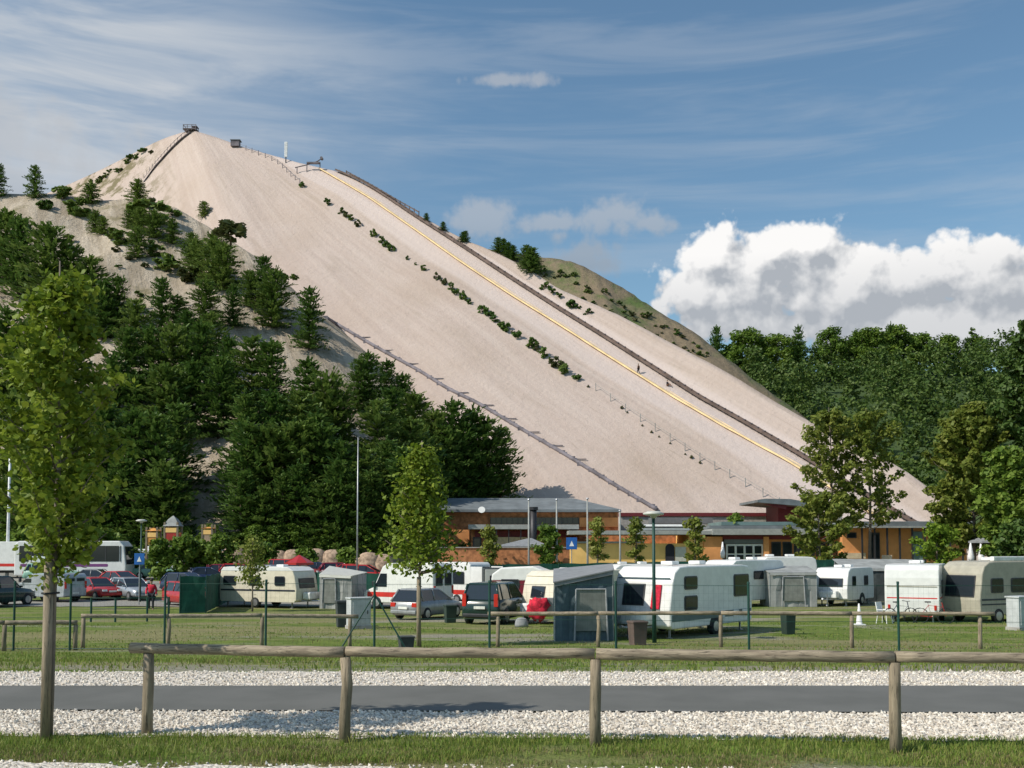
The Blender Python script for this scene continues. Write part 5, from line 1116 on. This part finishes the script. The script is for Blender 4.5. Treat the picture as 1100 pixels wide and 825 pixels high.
def bin_(label, px, D, w, h, mat='bin_green', name='litter_bin', yaw=.3):
    o = thing(name, label, 'bin', gat(px, D), yaw); MB().loft([[Vector((x*w*.42, y*w*.42, 0)) for x, y in ((-1,-1),(1,-1),(1,1),(-1,1))], [Vector((x*w*.5, y*w*.5, h*.9)) for x, y in ((-1,-1),(1,-1),(1,1),(-1,1))]]).build('container', mat, o, bev=.02)
    MB().box((0,0,h*.94), (w*1.08,w*1.08,h*.09)).build('lid', mat, o, bev=.02)
bin_('dark brown waste bin touching the grey power cabinet on its left', 370, 42.5, .62, 1.1, 'tarp_dark'); bin_('dark green waste bin behind the right part of the grey hatchback', 484, 45.5, .5, .8); bin_('low dark planter box near the foot of the braced fence post', 437, 29.5, .42, .4, 'tarp_dark')
bin_('green waste bin on the lawn, right of the large white caravan', 845, 38.2, .42, .85); bin_('brown waste bin in front of the large white caravan', 684, 33.2, .5, .78, 'track_brown')
o = thing('traffic_cone', 'tall thin white cone on the lane edge', 'cone', gat(921, 43.5)); MB().tube([(0,0,0),(0,0,.06),(0,0,.9)], [.2,.13,.03], 12).build('cone_body', 'plastic_white', o, True); MB().box((0,0,.02), (.42,.42,.04)).build('base', 'plastic_white', o)
o = thing('camping_chair', 'white plastic camping chair beside the bright caravan end', 'chair', gat(948, 45), .7)
MB().box((0,0,.42), (.48,.46,.04)).build('seat', 'plastic_white', o, bev=.01); MB().box((0,.24,.7), (.46,.04,.5), Matrix.Rotation(-.2, 3, 'X')).build('backrest', 'plastic_white', o, bev=.01)
for x in (-.2,.2):
    for y in (-.2,.2): MB().tube([(x,y,.4),(x*1.25,y*1.25,0)], .022, 6).build('leg', 'plastic_white', o)
    MB().box((x*1.2,0,.62), (.05,.44,.03)).build('armrest', 'plastic_white', o)
def bicycle(label, px, D, yaw, mat):
    o = thing('bicycle', label, 'bicycle', gat(px, D), yaw)
    for x in (-.52, .52): MB().tube([(x+.34*math.cos(a*.3927), 0, .34+.34*math.sin(a*.3927)) for a in range(17)], .022, 6, False).build('wheel', 'black_rubber', o, True)
    m = MB(); m.tube([(-.52,0,.34),(-.05,0,.3),(.38,0,.75),(-.18,0,.8),(-.05,0,.3)], .018, 6); m.tube([(-.52,0,.34),(-.18,0,.8),(-.2,0,.92)], .014, 6); m.tube([(.52,0,.34),(.36,0,.95)], .018, 6); m.build('frame', mat, o)
    MB().box((-.2,0,.95), (.26,.13,.05)).build('saddle', 'black_rubber', o, bev=.02); MB().tube([(.3,-.27,1.0),(.36,0,.97),(.3,.27,1.0)], .016, 6).build('handlebar', 'dark_metal', o)
bicycle('dark bicycle leaning at the left part of the bright caravan end', 965, 45.2, .25, 'blue_paint'); bicycle('red bicycle before the right part of the bright caravan end', 1000, 45.0, -.3, 'red_paint')
def lamp(label, px, D, top, name='street_lamp', head=True, r=.05, mat='green_steel', hm='grey_panel'):
    b_ = gat(px, D); h = P(px, top, D).z-b_.z; o = thing(name, label, 'street lamp' if head else 'pole', b_); MB().tube([(0,0,-.1),(0,0,h*.4),(0,0,h)], [r*1.3,r,r*.8], 10).build('pole', mat, o, True)
    if head: MB().loft([[Vector((math.cos(a*.524)*q_*1., math.sin(a*.524)*q_, h+z)) for a in range(12)] for q_, z in ((.08,-.12),(.13,-.04),(.34,.0),(.36,.05),(.2,.12))]).build('lamp_head', hm, o, True)
    return o
lamp('slim green park lamp with a flat round head before the large white caravan', 702, 34.5, 553, r=.06); lamp('park lamp with a flat head rising behind the silver estate car', 152, 66, 560, r=.05); lamp('tall slim pole in front of the dark pines, left of the yellow-green young tree', 384, 80, 470, 'tall_pole', False, .055, 'galvanised'); lamp('white tall pole among the dark pines near the left edge', 9, 90, 463, 'tall_pole', False, .12, 'mast_white')
for i, (px, tp, wh) in enumerate([(568,537,'leftmost of the four flagpoles'),(598,537,'second from left of the four flagpoles'),(631,536,'third from left of the four flagpoles'),(666,549,'rightmost of the four flagpoles')]):
    o = lamp('bare white flagpole before the dark hipped roof, '+wh, px, 98, tp, 'flagpole', False, .09, 'roof_edge'); h = P(px, tp, 98).z-o.location.z; MB().tube([(0,0,h),(0,0,h+.12)], [.16,.1], 10).build('finial', 'rim_metal', o); o['category'] = 'flagpole'
def sign(label, px, D, top, w, mat='sign_blue', mark=True):
    b_ = gat(px, D); h = P(px, top, D).z-b_.z; o = thing('road_sign', label, 'sign', b_); MB().tube([(0,0,-.1),(0,0,h)], .035, 8).build('pole', 'galvanised', o); p = MB().box((0,-.06,h-w/2), (w,.04,w*1.1)).build('sign_panel', mat, o, bev=.02)
    if mark: MB().prism([(-w*.22, h-w*.75), (w*.22, h-w*.75), (0, h-w*.25)], 'y', -.1, -.082).build('sign_symbol', 'plastic_white', p)
sign('blue square parking area sign on a post, left of the pale green saloon', 151, 62, 595, .62); sign('blue sign panel on a post at the left end of the yellow wall', 614, 95, 578, 1.0)
o = thing('info_board', 'pale information board before the right orange wall', 'board', gat(952, 95)); MB().box((0,0,1.5), (.95,.08,.9)).build('board', 'grey_cloth' if False else 'cream_wall', o, bev=.02); MB().tube([(-.35,0,0),(-.35,0,1.5)], .05).tube([(.35,0,0),(.35,0,1.5)], .05).build('post', 'post_wood', o)
# parasols / white tents near the right
def parasol(label, px, D, top, r, mat, closed=False):
    b_ = gat(px, D); h = P(px, top, D).z-b_.z; o = thing('parasol', label, 'parasol', b_); MB().tube([(0,0,0),(0,0,h)], .04, 8).build('pole', 'post_wood', o)
    if closed: MB().tube([(0,0,h-1.7),(0,0,h-1.2),(0,0,h)], [.2,.26,.05], 10).build('canopy', mat, o, True)
    else: MB().loft([[Vector((math.cos(a*.785)*q_, math.sin(a*.785)*q_, h+z)) for a in range(8)] for q_, z in ((r,-.75),(r,-.6),(r*.5,-.28),(.03,0))]).build('canopy', mat, o)
parasol('closed white parasol by the glazed entrance', 776, 106, 582, 1, 'mast_white', True); parasol('closed white parasol left of a pair beyond the beige motorhome', 1042, 86, 583, 1, 'mast_white', True); parasol('closed white parasol right of a pair beyond the beige motorhome', 1053, 86, 584, 1, 'mast_white', True)
parasol('open grey tent-like parasol in the trees at the far right', 1063, 90, 574, 1.9, 'tent_roof')
parasol('open red parasol above the roof of the cream caravan with the dark stripe', 322, 78, 596, 1.1, 'red_paint')

# ------------------------------------------------------------------ fences
def log_rail(m, a, b_, r, seed):
    rr = random.Random(seed); n = 12; m.tube([a.lerp(b_, i/n)+Vector((0, rr.gauss(0,.003), rr.gauss(0,.003))) for i in range(n+1)], [r*(1+rr.gauss(0,.03)) for _ in range(n+1)], 14)
def log_fence(label, posts, rh, r, ends, name='log_fence', pr=None):
    o = thing(name, label, 'fence', posts[0]); b0 = o.location.copy(); pr = pr or r
    for i, p in enumerate(posts):
        q = p-b0; top = rh-r*.7; rr = random.Random(i+7); m = MB(); m.tube([q+Vector((0,0,-.1)), q+Vector((rr.gauss(0,.008),0,.3)), q+Vector((rr.gauss(0,.01),0,.65*rh)), q+Vector((0,0,top))], [pr*1.06,pr,pr*.98,pr*.94], 14); m.build('post', 'log_wood', o, True)
    nodes = [ends[0]]+posts[1:-1]+[ends[1]] if len(posts) > 2 else [ends[0], ends[1]]
    for i, (a, b_) in enumerate(zip(nodes, nodes[1:])):
        g = .008; d = (b_-a).normalized()*g; m = MB(); log_rail(m, a-b0+Vector((0,0,rh+r*.25))+d, b_-b0+Vector((0,0,rh+r*.25))-d, r*random.Random(i).uniform(.96,1.06), i*5+3); m.build('rail', 'rail_wood', o, True)
    return o
def onz(px, py):
    d = ray(px, py); t_ = -EYE.z/d.z; q = EYE+d*t_; return Vector((q.x, q.y, 0))
ps = [onz(158,790), onz(370,797), onz(640,801), onz(963,807)]; ps.append(ps[-1]+(ps[-1]-ps[-2])*.98)
e0 = ps[0]+(ps[0]-ps[1]).normalized()*.22; e0.z = 0; e1_ = ps[-1]+(ps[-1]-ps[-2])*.1
log_fence('weathered round log fence in the foreground before the asphalt path', ps, P(640, 704, ps[2].y).z, .057, (e0, e1_), pr=.061)
def mid(px, D): return gat(px, D)
log_fence('low log fence behind the mesh fence, left of the grey power cabinet', [mid(92,29.6), mid(183,30.4), mid(283,31), mid(377,31.6)], .93, .06, (mid(89,29.6), mid(386,31.8)))
log_fence('short piece of low log fence at the left edge beyond the path', [mid(-110,27.2), mid(-50,27.5), mid(8,27.8), mid(84,28.4)], .75, .06, (mid(-120,27.2), mid(86,28.4)))
log_fence('low log fence behind the mesh fence, passing before the large white caravan', [mid(535,31.4), mid(642,31.1), mid(773,30.8), mid(913,30.4), mid(1050,30)], 1.0, .06, (mid(524,31.4), mid(1066,29.9)))
# wire mesh boundary fence with green steel posts
FX = [-75, 18, 78, 179, 287, 403, 526, 661, 803, 963, 1130]; FD = [28.6,28.2,28.2,27.8,27.4,27,26.8,26.4,26,25.6,25.2]
fp = [gat(x, d) for x, d in zip(FX, FD)]; o = thing('mesh_fence', 'thin dark wire mesh fence on green steel posts beyond the asphalt path', 'fence', fp[0]); b0 = o.location.copy()
for p in fp: m = MB(); m.tube([p-b0+Vector((0,0,-.1)), p-b0+Vector((0,0,1.85))], .032, 8); m.tube([p-b0+Vector((0,0,1.85)), p-b0+Vector((0,0,1.9))], [.04,.03], 8); m.build('post', 'green_steel', o)
m = MB(); p = fp[5]-b0; m.tube([p+Vector((0,0,1.55)), p+Vector((-.95,.05,0))], .022, 6); m.tube([p+Vector((0,0,1.55)), p+Vector((.9,-.05,0))], .022, 6); m.build('brace', 'green_steel', o)
m = MB(); m2 = MB()
for a, b_ in zip(fp, fp[1:]):
    a = a-b0; b_ = b_-b0
    for z in (.05,.9,1.8): m.tube([a+Vector((0,0,z)), b_+Vector((0,0,z))], .005 if z > .1 else .012, 4)
    n_ = int((b_-a).length/.12)
    for i in range(n_): q = a.lerp(b_, i/n_); m2.add([q+Vector((-.001,0,.05)), q+Vector((.001,0,.05)), q+Vector((.001,0,1.8)), q+Vector((-.001,0,1.8))], [(0,1,2,3)])
    for i in range(10): z = .15+i*.18; m2.add([a+Vector((0,0,z)), b_+Vector((0,0,z)), b_+Vector((0,0,z+.0018)), a+Vector((0,0,z+.0018))], [(0,1,2,3)])
m.build('tension_wire', 'green_steel', o); m2.build('wire_mesh', 'green_steel', o)
# railing of the left parking with green posts
rp = [gat(100,46), gat(126,46), gat(160,46.5), gat(183,47)]
o = thing('green_railing', 'short green steel railing before the dark red hatchback', 'fence', rp[0]); b0 = o.location.copy()
for p in rp: MB().tube([p-b0, p-b0+Vector((0,0,1.1))], .05, 8).build('post', 'green_steel', o)
m = MB()
for z in (1.08,.6):
    for a, b_ in zip(rp, rp[1:]): m.tube([a-b0+Vector((0,0,z)), b_-b0+Vector((0,0,z))], .018, 6)
m.build('rail', 'green_steel', o)
# green privacy screens
plain('screen_green', (.015,.09,.06), .85, var=.2, scale=1.2)
def screen(label, pts, h):
    o = thing('screen_fence', label, 'fence', at2(*pts[0])); b0 = o.location.copy()
    for i, (a, b_) in enumerate(zip(pts, pts[1:])):
        A = at2(*a)-b0; B = at2(*b_)-b0; n_ = max(4, int((B-A).length/.5)); vs = []; fs = []; d = (B-A).cross(Vector((0,0,1))).normalized()
        for k in range(n_+1):
            q = A.lerp(B, k/n_)
            for z in (0.03, h*.5, h): vs.append(q+Vector((0,0,z+(.03*math.sin(k*1.3) if z == h else 0)))+d*.03*math.sin(k*1.7+z))
        for k in range(n_):
            for z in range(2): fs.append((k*3+z, (k+1)*3+z, (k+1)*3+z+1, k*3+z+1))
        c = raw('screen_panel', 'screen_green', vs, fs, o); md = c.modifiers.new('t', 'SOLIDIFY'); md.thickness = .015
        m = MB(); m.tube([A+d*.06, A+d*.06+Vector((0,0,h+.06))], .035, 8); m.build('post', 'green_steel', o)
def X(px, D): return (P(px, 600, D).x, D)
screen('dark green privacy screen corner left of the cream caravan', [X(194,54), X(221,54.5), X(246,66), X(262,69)], 1.95)
screen('low dark green privacy screen behind the cream caravan and the small grey awning', [X(262,69.5), X(300,70), X(340,70), X(380,69), X(412,69), X(470,70)], 1.72)
screen('taller dark green privacy screen behind the rescue vans and white caravans', [X(471,70), X(540,72), X(600,73), X(660,74), X(720,75), X(780,76), X(860,77), X(940,78)], 2.15)
if 'screen_mask' in MAT: pass
